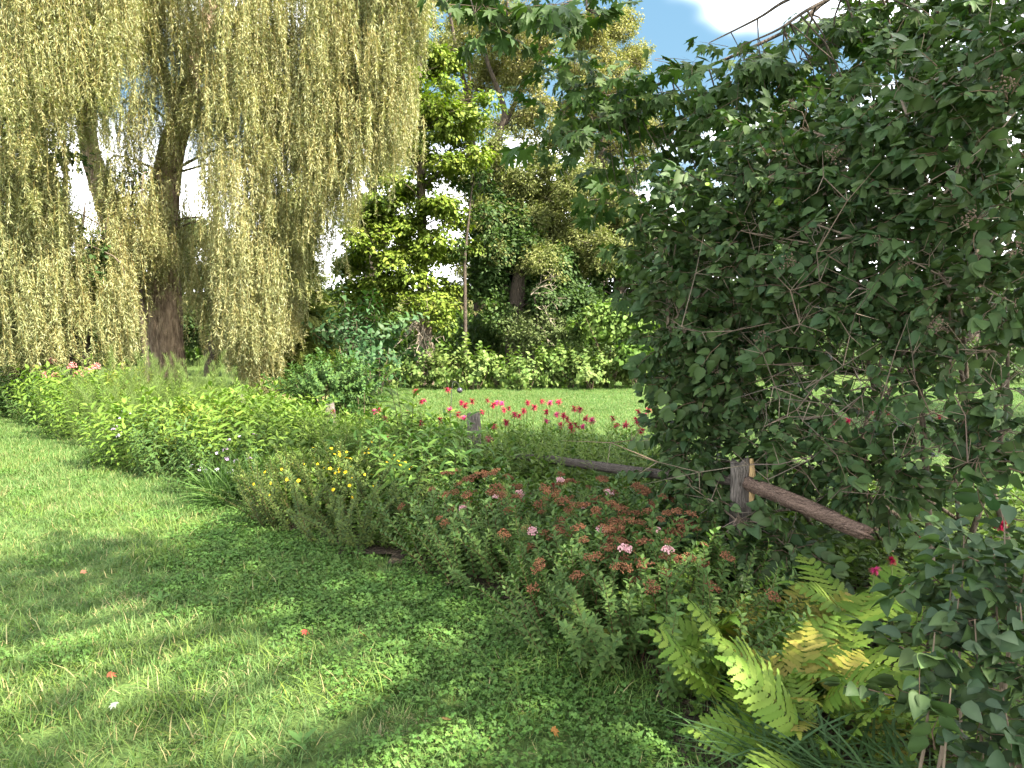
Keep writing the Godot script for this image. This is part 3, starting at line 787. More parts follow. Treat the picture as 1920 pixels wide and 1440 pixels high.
func build_willow():
	var strands := []
	for k in 7: strands.append(strand(1.15, 58).mesh(M.willow))
	# bundles: px, top py, bottom py, half width px, depth
	var one := []
	for b in [[215, -160, 60, 26, 15.4], [250, -200, 150, 30, 16.4], [268, 20, 320, 20, 15.2], [325, -170, 150, 24, 15.6], [345, 110, 260, 18, 15.6], [290, -160, 60, 26, 16.6], [232, 190, 480, 24, 15.4], [205, 300, 560, 22, 15.6], [268, 330, 520, 24, 15.0], [300, 310, 470, 22, 16.8], [335, 380, 560, 18, 17.0],
			[372, -180, 400, 24, 15.0], [400, -220, 690, 26, 14.6], [430, -200, 760, 26, 14.2], [465, -200, 735, 26, 14.6], [455, 300, 745, 30, 15.2], [500, -220, 560, 28, 15.0], [535, -200, 640, 26, 15.4], [520, 330, 660, 26, 16.2], [560, -240, 500, 28, 14.8], [592, -220, 470, 26, 15.2], [620, -240, 430, 28, 14.8], [650, -220, 440, 26, 15.4], [680, -240, 380, 28, 14.8], [708, -220, 340, 24, 15.2], [732, -240, 330, 22, 14.8], [752, -200, 240, 20, 15.2], [768, -240, 130, 18, 15.0],
			[420, -100, 420, 30, 17.2], [480, -100, 430, 30, 17.2], [540, -100, 420, 30, 17.4], [600, -100, 400, 30, 17.2], [660, -100, 330, 30, 17.0], [385, 420, 640, 20, 15.6], [235, -180, 110, 30, 15.0], [290, 380, 540, 20, 15.2], [225, 420, 600, 22, 15.0], [420, 430, 700, 26, 15.4], [490, 300, 700, 26, 15.0], [575, 60, 520, 26, 16.0], [640, 0, 420, 26, 16.0], [700, -60, 330, 26, 15.8]]:
		one.append(b)
	var st1 := [
		[path([[316, 760], [312, 660], [306, 540], [304, 430], [316, 300], [340, 215], [372, 90], [420, -60], [470, -200]], 16.2), [0.52, 0.37, 0.31, 0.27, 0.24, 0.21, 0.17, 0.12, 0.05]],
		[[at(312, 660, 16.2), at(262, 560, 16.5), at(228, 450, 16.7), at(196, 370, 16.8), at(166, 270, 16.8), at(168, 120, 16.6), at(205, -60, 16.4), at(230, -200, 16.2)], [0.3, 0.31, 0.27, 0.22, 0.17, 0.13, 0.09, 0.04]],
		[[at(340, 215, 16.2), at(300, 120, 16.0), at(290, 0, 15.8), at(300, -140, 15.6)], [0.13, 0.11, 0.08, 0.04]],
		[[at(372, 90, 16.2), at(470, 10, 15.4), at(560, -60, 15.0), at(640, -160, 14.8), at(700, -230, 14.8)], [0.12, 0.11, 0.09, 0.06, 0.03]],
		[[at(340, 215, 16.2), at(380, 180, 15.6), at(420, 120, 15.2), at(460, 30, 15)], [0.13, 0.1, 0.07, 0.03]]]
	willow("weeping_willow", "big weeping willow with two thick ridged trunks and golden trailing strands", st1, one, strands, Color(1.04, 1.0, 0.9))
	var two := []
	for b in [[-170, -200, 640, 40, 13.4], [-130, -200, 690, 34, 13.0], [-95, -200, 700, 34, 12.8], [-60, -180, 700, 30, 13.0], [-25, -220, 730, 30, 12.6], [8, -220, 735, 28, 12.8], [40, -200, 700, 28, 13.2], [25, -220, 330, 30, 12.2], [66, -220, 300, 28, 12.6], [72, 330, 690, 26, 13.4], [100, -200, 270, 28, 12.8], [130, -200, 290, 26, 13.0], [160, -220, 230, 24, 12.8], [182, -200, 130, 20, 13.0], [98, 400, 600, 22, 13.6], [185, 420, 640, 22, 14.4], [212, 480, 700, 20, 14.2], [120, 470, 560, 20, 14.0], [15, 300, 720, 30, 13.6], [55, 420, 720, 26, 14.0], [200, -180, 60, 20, 13.4], [45, -200, 280, 30, 13.6], [85, -200, 260, 30, 13.8], [140, -200, 200, 28, 13.8], [175, -200, 180, 26, 14.0], [30, 180, 560, 30, 13.0], [60, 250, 420, 26, 12.8]]:
		two.append(b)
	var st2 := [
		[path([[-330, 760], [-320, 560], [-290, 350], [-200, 160], [-90, 0], [40, -130], [150, -230]], 13.0), [0.46, 0.36, 0.3, 0.24, 0.17, 0.1, 0.04]],
		[[at(-290, 350, 13), at(-220, 240, 13.2), at(-120, 140, 13.3), at(-40, 110, 13.4), at(60, 120, 13.4)], [0.18, 0.14, 0.1, 0.06, 0.03]]]
	willow("weeping_willow", "nearer weeping willow whose strands hang down at the left edge", st2, two, strands, Color(1.0, 0.98, 0.88))
	# dark slender trees between the willows
	tree("dark_stemmed_tree", "small tree with several black stems before the willow trunks", "tree", "", [
		[path([[140, 735], [137, 640], [130, 540], [124, 420], [122, 300], [118, 230]], 14.6), [0.1, 0.085, 0.07, 0.055, 0.035, 0.01]],
		[path([[158, 735], [160, 640], [166, 560], [185, 480], [205, 400]], 14.5), [0.1, 0.09, 0.07, 0.045, 0.015]],
		[path([[150, 735], [148, 640], [150, 560], [152, 460], [160, 380]], 14.7), [0.07, 0.06, 0.05, 0.035, 0.012]]],
		pc([[85, 320, 34, 22], [120, 290, 30, 22], [70, 400, 34, 24], [120, 440, 36, 26], [175, 470, 30, 24], [90, 500, 40, 26], [150, 520, 36, 24], [190, 540, 30, 24], [60, 560, 40, 26]], 14.6, 0.5, 12, Color(0.8, 0.9, 0.8)), M.darkleaf, M.bark_dark, 0.15, 0.016)
	tree("dark_pole_tree", "thin black pole tree crossing the willow's thick trunk", "tree", "", [
		[path([[278, 745], [272, 660], [264, 570], [252, 480], [246, 400], [250, 340]], 15.2), [0.09, 0.08, 0.065, 0.05, 0.03, 0.01]]],
		pc([[248, 380, 22, 16], [262, 340, 20, 16]], 15.2, 0.2, 12, Color(0.8, 0.9, 0.8)), M.darkleaf, M.bark_dark, 0.15, 0.012)

func willow(called, label, stems: Array, bundles: Array, strands: Array, tn: Color):
	var base: Vector3 = stems[0][0][0]
	var root := thing(called, base, label, "willow", "weeping willows")
	var line := []
	for s in stems:
		var sm := smooth(s[0], s[1], 8)
		var a := Acc.new()
		var local := []
		for k in sm[0].size():
			local.append(sm[0][k] - base)
			line.append([sm[0][k], sm[1][k]])
		tube(a, local, sm[1], 22, Color.WHITE, 0.3)
		part("trunk", a.mesh(M.bark_willow), root)
	var xfs := []
	var cols := []
	for b in bundles:
		var z: float = b[4]
		var top := at(b[0], b[1], z)
		var bot := at(b[0], b[2], z)
		var H := top.y - bot.y
		var w: float = b[3] * z / F * 1.15
		# an arching limb that carries the strands
		var best = line[0]
		var bd := 1e9
		for l in line:
			var q: Vector3 = l[0]
			var d := q.distance_to(top) + 1.5 * maxf(0, q.y - top.y)
			if d < bd: bd = d; best = l
		var a := Acc.new()
		var r0: float = minf(best[1] * 0.4, 0.03)
		var mid: Vector3 = best[0].lerp(top, 0.55) + Vector3(0, 0.25 * bd * 0.5, 0)
		var tip := top + Vector3(0, -minf(1.6, H * 0.4), 0) + rdir() * 0.15
		var sm := smooth([best[0] - base, mid - base, top - base, tip - base], [r0, r0 * 0.7, r0 * 0.45, r0 * 0.15], 5)
		tube(a, sm[0], sm[1], 6, Color.WHITE, 0.1)
		part("limb", a.mesh(M.bark), root)
		var chains := int(8 + w * 24)
		for k in chains:
			var o := Vector3(rr(-1, 1) * w, 0, rr(-1, 1) * w * 1.3)
			var y0 := top.y - pow(rng.randf(), 1.25) * H * 0.85 + rr(0, 0.4)
			var y1 := maxf(bot.y + pow(rng.randf(), 2.0) * H * 0.3, y0 - rr(1.6, 4.5))
			var y := y0
			var sway := Vector3(rr(-0.05, 0.05), 0, rr(-0.05, 0.05))
			var c := vary(tn, 0.14)
			while y - y1 > 0.35:
				var s := minf(1.0, (y - y1) / 1.1) * rr(0.92, 1.08)
				xfs.append(Transform3D(Basis.from_euler(Vector3(rr(-0.14, 0.14), rr(0, TAU), rr(-0.14, 0.14))).scaled(Vector3(1.0, s, 1.0)), Vector3(top.x + rr(-0.12, 0.12), y, top.z + rr(-0.15, 0.15)) + o - base))
				cols.append(vary(c, 0.06))
				y -= 1.08 * s
				o += sway
	spread("crown", strands, xfs, cols, root)

# ---------------------------------------------------------------- maple and lilac
func flat_basis(dir: Vector3, roll := 0.0) -> Basis:
	var y := dir.normalized()
	var x := y.cross(Vector3.UP)
	x = x.normalized() if x.length() > 0.05 else Vector3.RIGHT
	return Basis(x, y, x.cross(y)).rotated(y, roll)
func planar_sprig(L: float, nodes: int, kind: String, size: float, ca: Color, cb: Color, hang: float) -> Acc:
	# a twig along +Y whose leaves lie to either side of it, faces towards +Z
	var a := Acc.new()
	tube(a, [Vector3.ZERO, Vector3(0.01, L * 0.5, -0.01), Vector3(0, L, -0.03)], [0.0028, 0.002, 0.001], 4, Color(0.15, 0.1, 0.07))
	for k in nodes:
		var t := lerpf(0.15, 1.0, float(k) / maxf(1, nodes - 1))
		for s in ([-1, 1] if k < nodes - 1 else [-0.4, 0.5, 0.05]):
			var an: float = s * rr(0.7, 1.25)
			var dn := rr(0.1, hang)
			var d := Vector3(sin(an) * cos(dn), cos(an) * cos(dn), -sin(dn))
			var zz := Vector3(0, 0, 1)
			zz = (zz - d * zz.dot(d)).normalized()
			var b := Basis(d, zz, d.cross(zz)) * Basis(Vector3.RIGHT, rr(-0.6, 0.6))
			var sz := size * rr(0.65, 1.15)
			var p := Vector3(0.005, L * t, -0.02 * t)
			var col := vary(ca.lerp(cb, rng.randf()), 0.22)
			if rng.randf() < 0.03: col = vary(Color(0.15, 0.19, 0.03), 0.2)
			if kind == "maple": maple_leaf(a, Transform3D(b, p + d * size * 0.25), sz, col)
			else: leaf(a, Transform3D(b, p + d * 0.012), sz, sz * rr(0.72, 0.9), HEART, rr(0.1, 0.6), rr(0.0, 0.5), col, 0.08, 1.25)
	return a

func build_maple():
	var ca := Color(0.032, 0.062, 0.016)
	var cb := Color(0.062, 0.1, 0.024)
	var sprigs := []
	for k in 5: sprigs.append(planar_sprig(0.26, 4, "maple", 0.14, ca, cb, 1.0).mesh(M.leaf))
	var leaves := []
	for k in 4:
		var a := Acc.new()
		maple_leaf(a, Transform3D(), 0.14, vary(ca.lerp(cb, k / 3.0), 0.1))
		leaves.append(a.mesh(M.leaf))
	var base := Vector3(6.2, gy(6.2, -1.0) - 0.05, -1.0)
	var stems := [[[base, base + Vector3(0, 2.2, 0), base + Vector3(-0.2, 4.6, 0.1), base + Vector3(-0.1, 8, 0), base + Vector3(0.2, 10.6, 0.2)], [0.36, 0.28, 0.24, 0.12, 0.03]],
		[[base + Vector3(0, 2.4, 0), Vector3(5.2, 4.2, -3.8), at(1680, -60, 6.0), at(1470, 60, 6.2), at(1260, 150, 6.2), at(1080, 190, 6.2)], [0.14, 0.07, 0.02, 0.013, 0.01, 0.004]],
		[[Vector3(5.2, 4.2, -3.8), at(1560, -80, 5.6), at(1300, -120, 5.8), at(1050, -60, 6.0), at(850, -10, 6.0)], [0.08, 0.055, 0.04, 0.025, 0.01]],
		[[at(1680, -60, 6.0), at(1500, -10, 5.8), at(1420, 35, 5.7), at(1330, 80, 5.6)], [0.02, 0.013, 0.009, 0.003]],
		[[at(1680, -60, 6.0), at(1530, 10, 5.5), at(1460, 55, 5.4), at(1390, 85, 5.4)], [0.018, 0.012, 0.008, 0.003]]]
	var view := pc([[830, 8, 40, 18], [890, 25, 45, 24], [950, 35, 45, 24], [1010, 45, 45, 24], [1060, 62, 38, 26], [1080, 118, 28, 22], [1100, 18, 40, 20], [860, -30, 60, 24], [960, -20, 60, 24], [1060, -10, 60, 24], [1180, 2, 12, 8],
		[1052, 150, 36, 22], [1042, 212, 42, 30], [1092, 172, 48, 32], [1052, 268, 40, 30], [1112, 240, 52, 38], [1152, 162, 48, 32], [1202, 122, 46, 26], [1172, 222, 52, 42], [1240, 172, 52, 38], [1132, 322, 46, 38], [1190, 312, 52, 42], [1250, 262, 56, 42], [1152, 384, 42, 26], [1212, 392, 46, 36], [1270, 352, 56, 42], [1300, 202, 56, 42], [1350, 150, 56, 36], [1300, 116, 36, 20], [1400, 130, 56, 28], [1330, 282, 56, 46], [1450, 160, 62, 36], [1500, 110, 56, 30], [1560, 140, 56, 36], [1620, 70, 56, 36], [1680, 112, 56, 36], [1750, 50, 56, 36], [1250, 440, 42, 32], [1190, 545, 40, 22], [1215, 480, 36, 24], [1240, 530, 30, 26], [1400, 220, 60, 44], [1500, 210, 60, 44], [1600, 190, 60, 44], [1820, 20, 60, 40], [1880, 90, 60, 50], [1380, 330, 60, 46], [1460, 290, 60, 46], [1540, 270, 60, 46], [1620, 300, 60, 46], [1700, 230, 60, 46], [1340, 410, 56, 46], [1430, 390, 56, 46], [1780, 130, 60, 46], [1545, 45, 44, 34], [1600, 20, 56, 40], [1660, 5, 56, 40], [1720, 0, 56, 40], [1790, -20, 60, 44], [1860, -10, 60, 44], [1910, 30, 60, 50], [1840, 90, 60, 50], [1560, 80, 50, 36], [1640, 140, 60, 44], [1500, 130, 50, 30], [1440, 110, 44, 26], [1380, 105, 40, 24], [1590, 230, 60, 46], [1690, 60, 60, 44], [1770, 90, 60, 46]], 5.9, 0.5, 75, Color(1, 1, 1))
	var clumps := []
	for c in view: clumps.append([c[0], c[1], int(c[2] * 0.75), Color(0.95, 1.0, 1.0)])
	var cc := Vector3(5.6, 7.2, 0.2)
	for k in 86:
		# spread evenly through the crown
		var h := fposmod(k * 0.754877666 + 0.5, 1.0)
		var r := sqrt(fposmod(k * 0.569840291 + 0.5, 1.0))
		var th := k * 2.399963
		var p := cc + Vector3(cos(th) * r * 5.0, (h - 0.5) * 5.6 * sqrt(1.05 - r * r), sin(th) * r * 5.0) + rdir() * 0.25
		if p.x < 0.62 * -p.z and p.z < -0.5 and p.y < 1.6 + 0.5 * -p.z: continue
		clumps.append([p, Vector3(0.7, 0.42, 0.7) * rr(0.6, 1.25), 30, Color(1, 1, 1)])
	add_side_tree(sprigs)
	var root := tree_flat("maple_tree", "maple whose dark lobed leaves reach in over the lilac from above", "tree", stems, clumps, sprigs, M.bark_dark)
	# the leaves nearest to the lens, one by one
	for k in 290:
		var c = pick(view)
		var u := rdir()
		u.z = absf(u.z)
		var p: Vector3 = c[0] + u * c[1] * rr(0.8, 1.1)
		var dir := Vector3(rr(-1, 0.6), rr(-0.9, -0.1), rr(-0.3, 1))
		var b := flat_basis(dir) * Basis(Vector3(0, 1, 0), Vector3(0, 0, 1), Vector3(1, 0, 0))
		part("leaf", pick(leaves), root, Transform3D(b.scaled(Vector3.ONE * rr(0.75, 1.15)), p - root.position))

func add_side_tree(sprigs: Array):
	# stands out of frame to the right and throws the long shade over the back lawn
	var base := Vector3(9.8, gy(9.8, -9.6) - 0.05, -9.6)
	var clumps := []
	for k in 40:
		var p := base + Vector3(0.2, 5.8, 0) + rdir() * Vector3(3.2, 2.6, 3.4) * pow(rng.randf(), 0.4)
		if p.x < 0.72 * -p.z: p.x = 0.72 * -p.z + rr(0, 1.0)
		clumps.append([p, Vector3(0.9, 0.6, 0.9), 60, Color(1, 1, 1)])
	tree_flat("maple_tree", "second maple, its crown just outside the picture past the lilac", "tree", [[[base, base + Vector3(0, 2.5, 0), base + Vector3(0.1, 6, 0), base + Vector3(0, 9, 0)], [0.3, 0.24, 0.16, 0.03]]], clumps, sprigs, M.bark_dark)

func tree_flat(called, label, category, stems: Array, clumps: Array, sprigs: Array, bark: Material) -> Node3D:
	var base: Vector3 = stems[0][0][0]
	var root := thing(called, base, label, category)
	var line := []
	for s in stems:
		var sm := smooth(s[0], s[1], 6)
		var a := Acc.new()
		var local := []
		for k in sm[0].size():
			local.append(sm[0][k] - base)
			line.append([sm[0][k], sm[1][k]])
		tube(a, local, sm[1], 12, Color.WHITE, 0.12)
		part("trunk" if s == stems[0] else "limb", a.mesh(bark), root)
	var xfs := []
	var cols := []
	for c in clumps:
		var best = line[0]
		var bd := 1e9
		for l in line:
			var d: float = l[0].distance_to(c[0])
			if d < bd: bd = d; best = l
		var a := Acc.new()
		var r0: float = minf(best[1] * 0.7, 0.008 + bd * 0.012)
		var mid: Vector3 = best[0].lerp(c[0], 0.5) + Vector3(rr(-0.1, 0.1), rr(0, 0.2), rr(-0.1, 0.1)) * bd
		tube(a, [best[0] - base, mid - base, c[0] - base], [r0, r0 * 0.7, r0 * 0.4], 5, Color.WHITE)
		for k in 5:
			var e: Vector3 = c[0] + rdir() * c[1] * 0.9
			tube(a, [c[0] - base, e - base], [r0 * 0.4, r0 * 0.12], 3, Color.WHITE)
		part("branch", a.mesh(bark), root)
		for k in c[2]:
			var u := rdir()
			var p: Vector3 = c[0] + u * c[1] * pow(rng.randf(), 0.4)
			var dir := Vector3(u.x + rr(-0.5, 0.5), u.y * 0.3 - rr(-0.1, 0.5), u.z + rr(-0.5, 0.5))
			xfs.append(Transform3D(flat_basis(dir, rr(-0.5, 0.5)).scaled(Vector3.ONE * rr(0.75, 1.15)), p - base))
			cols.append(vary(c[3], 0.12))
	spread("crown", sprigs, xfs, cols, root)
	return root

func build_lilac():
	var ca := Color(0.028, 0.054, 0.02)
	var cb := Color(0.06, 0.092, 0.03)
	var sprigs := []
	for k in 5: sprigs.append(planar_sprig(0.16, 4, "lilac", 0.072, ca, cb, 0.6).mesh(M.gloss))
	var leaves := []
	for k in 5:
		var a := Acc.new()
		leaf(a, Transform3D(), 0.086, rr(0.068, 0.078), HEART, rr(0.05, 0.5), rr(0.0, 0.5), vary(ca.lerp(cb, k / 4.0), 0.1), 0.08, 1.25)
		leaves.append(a.mesh(M.gloss))
	var young := Acc.new()
	leaf(young, Transform3D(), 0.09, 0.05, HEART, 0.4, 0.3, Color(0.16, 0.24, 0.03), 0.05)
	leaves.append(young.mesh(M.gloss))
	var spots := [[1400, 270, 4.6], [1500, 240, 4.4], [1600, 255, 4.2], [1700, 215, 4.0], [1800, 160, 3.8], [1885, 90, 3.6], [1905, 210, 3.5], [1800, 300, 3.7], [1720, 120, 4.2], [1650, 300, 4.2],
		[1285, 365, 4.9], [1350, 345, 4.7], [1450, 335, 4.4], [1550, 335, 4.2], [1650, 355, 4.0], [1750, 385, 3.8], [1850, 405, 3.5], [1255, 455, 4.9], [1310, 445, 4.8], [1400, 435, 4.5], [1500, 435, 4.2], [1600, 445, 4.0], [1700, 485, 3.8], [1255, 545, 4.9], [1335, 535, 4.7], [1430, 535, 4.4], [1530, 545, 4.2], [1252, 625, 4.9], [1305, 622, 4.8], [1385, 622, 4.6], [1490, 600, 4.3], [1620, 562, 4.0], [1685, 600, 3.9], [1275, 700, 4.9], [1325, 702, 4.8], [1388, 690, 4.7], [1285, 765, 5.0], [1305, 795, 4.9], [1352, 762, 4.8],
		[1318, 862, 4.7], [1305, 850, 4.8], [1450, 812, 4.5], [1490, 850, 4.3], [1550, 860, 4.1], [1640, 920, 4.0], [1385, 980, 4.2], [1320, 930, 4.4], [1655, 885, 3.9], [1700, 770, 3.8], [1652, 645, 4.0], [1800, 655, 3.6], [1885, 560, 3.5], [1880, 720, 3.5], [1830, 860, 3.5], [1560, 740, 4.1], [1440, 760, 4.5], [1600, 690, 4.0], [1780, 540, 3.7], [1450, 650, 4.4], [1350, 480, 5.2], [1450, 480, 5.1], [1560, 480, 5.0], [1650, 420, 4.9], [1750, 300, 4.8], [1340, 600, 5.3], [1420, 400, 5.2], [1560, 400, 5.0], [1850, 480, 4.4], [1900, 340, 4.2], [1980, 300, 4.0], [1980, 500, 3.8], [1990, 150, 3.8], [1520, 300, 5.0], [1680, 260, 4.8], [1820, 230, 4.6], [1290, 822, 4.9], [1275, 885, 4.9], [1300, 1000, 4.4], [1350, 1030, 4.2], [1430, 1020, 4.1], [1480, 1030, 4.0], [1300, 560, 5.0], [1380, 570, 4.9], [1470, 560, 4.8], [1290, 660, 5.1], [1350, 650, 5.0], [1450, 370, 4.9], [1620, 380, 4.6], [1720, 430, 4.4], [1800, 420, 4.2], [1860, 300, 4.4], [1780, 220, 4.4], [1850, 640, 3.8], [1780, 705, 3.9], [1700, 690, 4.0], [1905, 800, 3.6], [1600, 805, 4.2], [1500, 705, 4.5], [1760, 850, 3.9], [1400, 740, 4.8], [1550, 640, 4.4], [1640, 520, 4.4], [1900, 620, 4.0], [1820, 560, 4.2]]
	var clumps := []
	var i := 0
	for s in spots:
		var z: float = s[2]
		var r := 56.0 * z / F * rr(0.9, 1.2)
		var sparse: bool = s[1] > 600 and s[0] > 1400 and s[1] < 800
		clumps.append([at(s[0], s[1], z), Vector3(r, r * 0.85, r), 8 if sparse else 25, vary(Color(1, 1, 1), 0.12)])
		i += 1
	var base := gp(1700, 4.4) - Vector3(0, 0.03, 0)
	var root := thing("lilac_bush", base, "big dark lilac bush with heart-shaped leaves and bare grey twigs inside", "bush")
	# stems and inner twigs
	var nodes := []
	for k in 13:
		var f := base + Vector3(rr(-0.5, 0.9), 0, rr(-0.5, 0.5))
		f.y = gy(f.x, f.z) - 0.03
		var c: Vector3 = clumps[(k * 6 + 3) % clumps.size()][0]
		var m := f.lerp(c, 0.4) + Vector3(0, 0.35, 0) + rdir() * 0.15
		var sm := smooth([f, m, c], [rr(0.014, 0.024), 0.012, 0.004], 6)
		var a := Acc.new()
		var loc := []
		for p in sm[0]: loc.append(p - base)
		for j in range(3, sm[0].size()): nodes.append(sm[0][j])
		tube(a, loc, sm[1], 7, Color.WHITE, 0.12)
		part("stem", a.mesh(M.bark), root)
	for c in clumps:
		var best: Vector3 = nodes[0]
		for q in nodes:
			if q.distance_to(c[0]) + 0.8 * maxf(0, q.y - c[0].y) < best.distance_to(c[0]) + 0.8 * maxf(0, best.y - c[0].y): best = q
		var a := Acc.new()
		var m: Vector3 = best.lerp(c[0], 0.5) + rdir() * 0.07
		tube(a, [best - base, m - base, c[0] - base], [0.008, 0.006, 0.003], 5, Color(0.2, 0.16, 0.12))
		for k in 8:
			var s0: Vector3 = m.lerp(c[0], rng.randf())
			var e: Vector3 = s0 + rdir() * rr(0.12, 0.3)
			var md: Vector3 = s0.lerp(e, 0.5) + rdir() * 0.04
			tube(a, [s0 - base, md - base, e - base], [0.003, 0.0025, 0.001], 3, vary(Color(0.2, 0.16, 0.12), 0.2))
		part("branch", a.mesh(M.twig), root)
	# the bare twiggy inside low on the right
	for k in 40:
		var a := Acc.new()
		var s0 := at(rr(1420, 1920), rr(520, 940), rr(3.7, 4.8))
		for j in 6:
			var d := (Vector3(rr(-1, 1), rr(-0.2, 0.7), rr(-0.6, 0.6))).normalized() * rr(0.25, 0.6)
			var md := s0 + d * 0.5 + rdir() * 0.05
			tube(a, [s0 - base, md - base, s0 + d - base], [0.0035, 0.0028, 0.001], 3, vary(Color(0.13, 0.1, 0.075), 0.25))
			tube(a, [md - base, md + rdir() * 0.12 - base], [0.002, 0.001], 3, Color(0.2, 0.16, 0.12))
			s0 = md
		part("bare_twig", a.mesh(M.twig), root)
	var xfs := []
	var cols := []
	for c in clumps:
		for k in c[2]:
			var u := rdir()
			var p: Vector3 = c[0] + u * c[1] * pow(rng.randf(), 0.4) * 1.15
			var dir := Vector3(u.x + rr(-0.7, 0.7) - 0.2, u.y * 0.6 + rr(-0.6, 0.7), u.z + rr(-0.7, 0.7) + 0.1)
			xfs.append(Transform3D(flat_basis(dir, rr(-1.3, 1.3)).scaled(Vector3.ONE * rr(0.45, 1.2)), p - base))
			cols.append(vary(c[3], 0.12))
	spread("foliage", sprigs, xfs, cols, root)
	for k in 295:
		var c = pick(clumps)
		var u := rdir()
		u.z = absf(u.z)
		var p: Vector3 = c[0] + u * c[1] * rr(0.95, 1.2)
		var dir := Vector3(rr(-1, 1), rr(-0.7, 0.8), rr(-0.7, 1))
		var b := flat_basis(dir, rr(-1.0, 1.0)) * Basis(Vector3(0, 1, 0), Vector3(0, 0, 1), Vector3(1, 0, 0))
		part("leaf", leaves[k % 5] if k % 40 != 0 else leaves[5], root, Transform3D(b.scaled(Vector3.ONE * rr(0.75, 1.2)), p - base))
	var seeds := []
	for k in 3: seeds.append(head_of(46, 0.05, 0.005, Color(0.12, 0.085, 0.06), Color(0.2, 0.15, 0.11), 1.5).mesh(M.petal))
	for q in [[1480, 205, 4.1], [1700, 500, 3.5], [1355, 520, 4.4], [1820, 420, 3.3], [1880, 170, 3.3], [1560, 300, 3.9], [1640, 460, 3.7], [1430, 640, 4.1], [1760, 620, 3.5], [1660, 740, 3.6], [1340, 700, 4.5], [1480, 500, 4.0], [1900, 480, 3.2]]:
		part("seed_head", pick(seeds), root, Transform3D(up_basis(Vector3(rr(-0.5, 0.5), 1, rr(-0.2, 0.5)), rr(0, 6)).scaled(Vector3.ONE * rr(0.7, 1.1)), at(q[0], q[1], q[2]) - base))
	# young suckers by the camera
	var grey := []
	for k in 5:
		var a := Acc.new()
		leaf(a, Transform3D(), 0.078, rr(0.062, 0.072), HEART, rr(0.05, 0.5), rr(0.0, 0.5), vary(Color(0.034, 0.06, 0.031).lerp(Color(0.06, 0.09, 0.046), k / 4.0), 0.1), 0.08, 1.2)
		grey.append(a.mesh(M.gloss))
	var sx2 := []
	var sc2 := []
	var low := [[1760, 1075, 2.3], [1835, 1045, 2.3], [1725, 1205, 2.1], [1800, 1180, 2.1], [1885, 1150, 2.1], [1755, 1310, 2.0], [1850, 1310, 2.0], [1905, 1400, 1.9], [1780, 1020, 2.4], [1855, 985, 2.4], [1900, 1060, 2.2], [1950, 1250, 2.0], [1830, 1400, 1.95], [1770, 1140, 2.2], [1940, 1120, 2.1]]
	var b2 := gp(1900, 2.0) - Vector3(0, 0.02, 0)
	var root2 := thing("lilac_sucker", b2, "young lilac suckers with round grey-green leaves in the lower right corner", "bush")
	for s in low:
		var c := at(s[0] + 26, s[1] + 12, s[2])
		var f := ground(c + Vector3(rr(-0.05, 0.15), 0, rr(-0.1, 0.1)))
		var a := Acc.new()
		tube(a, [f - b2, f.lerp(c, 0.5) - b2 + rdir() * 0.03, c - b2 + Vector3(0, 0.05, 0)], [0.006, 0.005, 0.002], 5, Color(0.18, 0.14, 0.1))
		part("stem", a.mesh(M.twig), root2)
		for k in 5:
			var w := rdir()
			sx2.append(Transform3D(flat_basis(Vector3(w.x, rr(-0.3, 0.7), w.z), rr(-1, 1)).scaled(Vector3.ONE * rr(0.6, 1.1)), c + w * Vector3(0.12, 0.12, 0.12) * rng.randf() - b2 - Vector3(0, 0.04, 0.06)))
			sc2.append(tint(0.12))
		for k in 19:
			var u := rdir()
			var p := c + u * Vector3(0.11, 0.1, 0.11) * pow(rng.randf(), 0.4)
			var dir := Vector3(u.x + rr(-0.6, 0.6), rr(-0.6, 0.5), u.z + rr(-0.2, 0.8))
			var b := flat_basis(dir, rr(-0.8, 0.8)) * Basis(Vector3(0, 1, 0), Vector3(0, 0, 1), Vector3(1, 0, 0))
			part("leaf", grey[k % 5], root2, Transform3D(b.scaled(Vector3.ONE * rr(0.5, 0.9)), p - b2))

	spread("foliage", sprigs, sx2, sc2, root2)

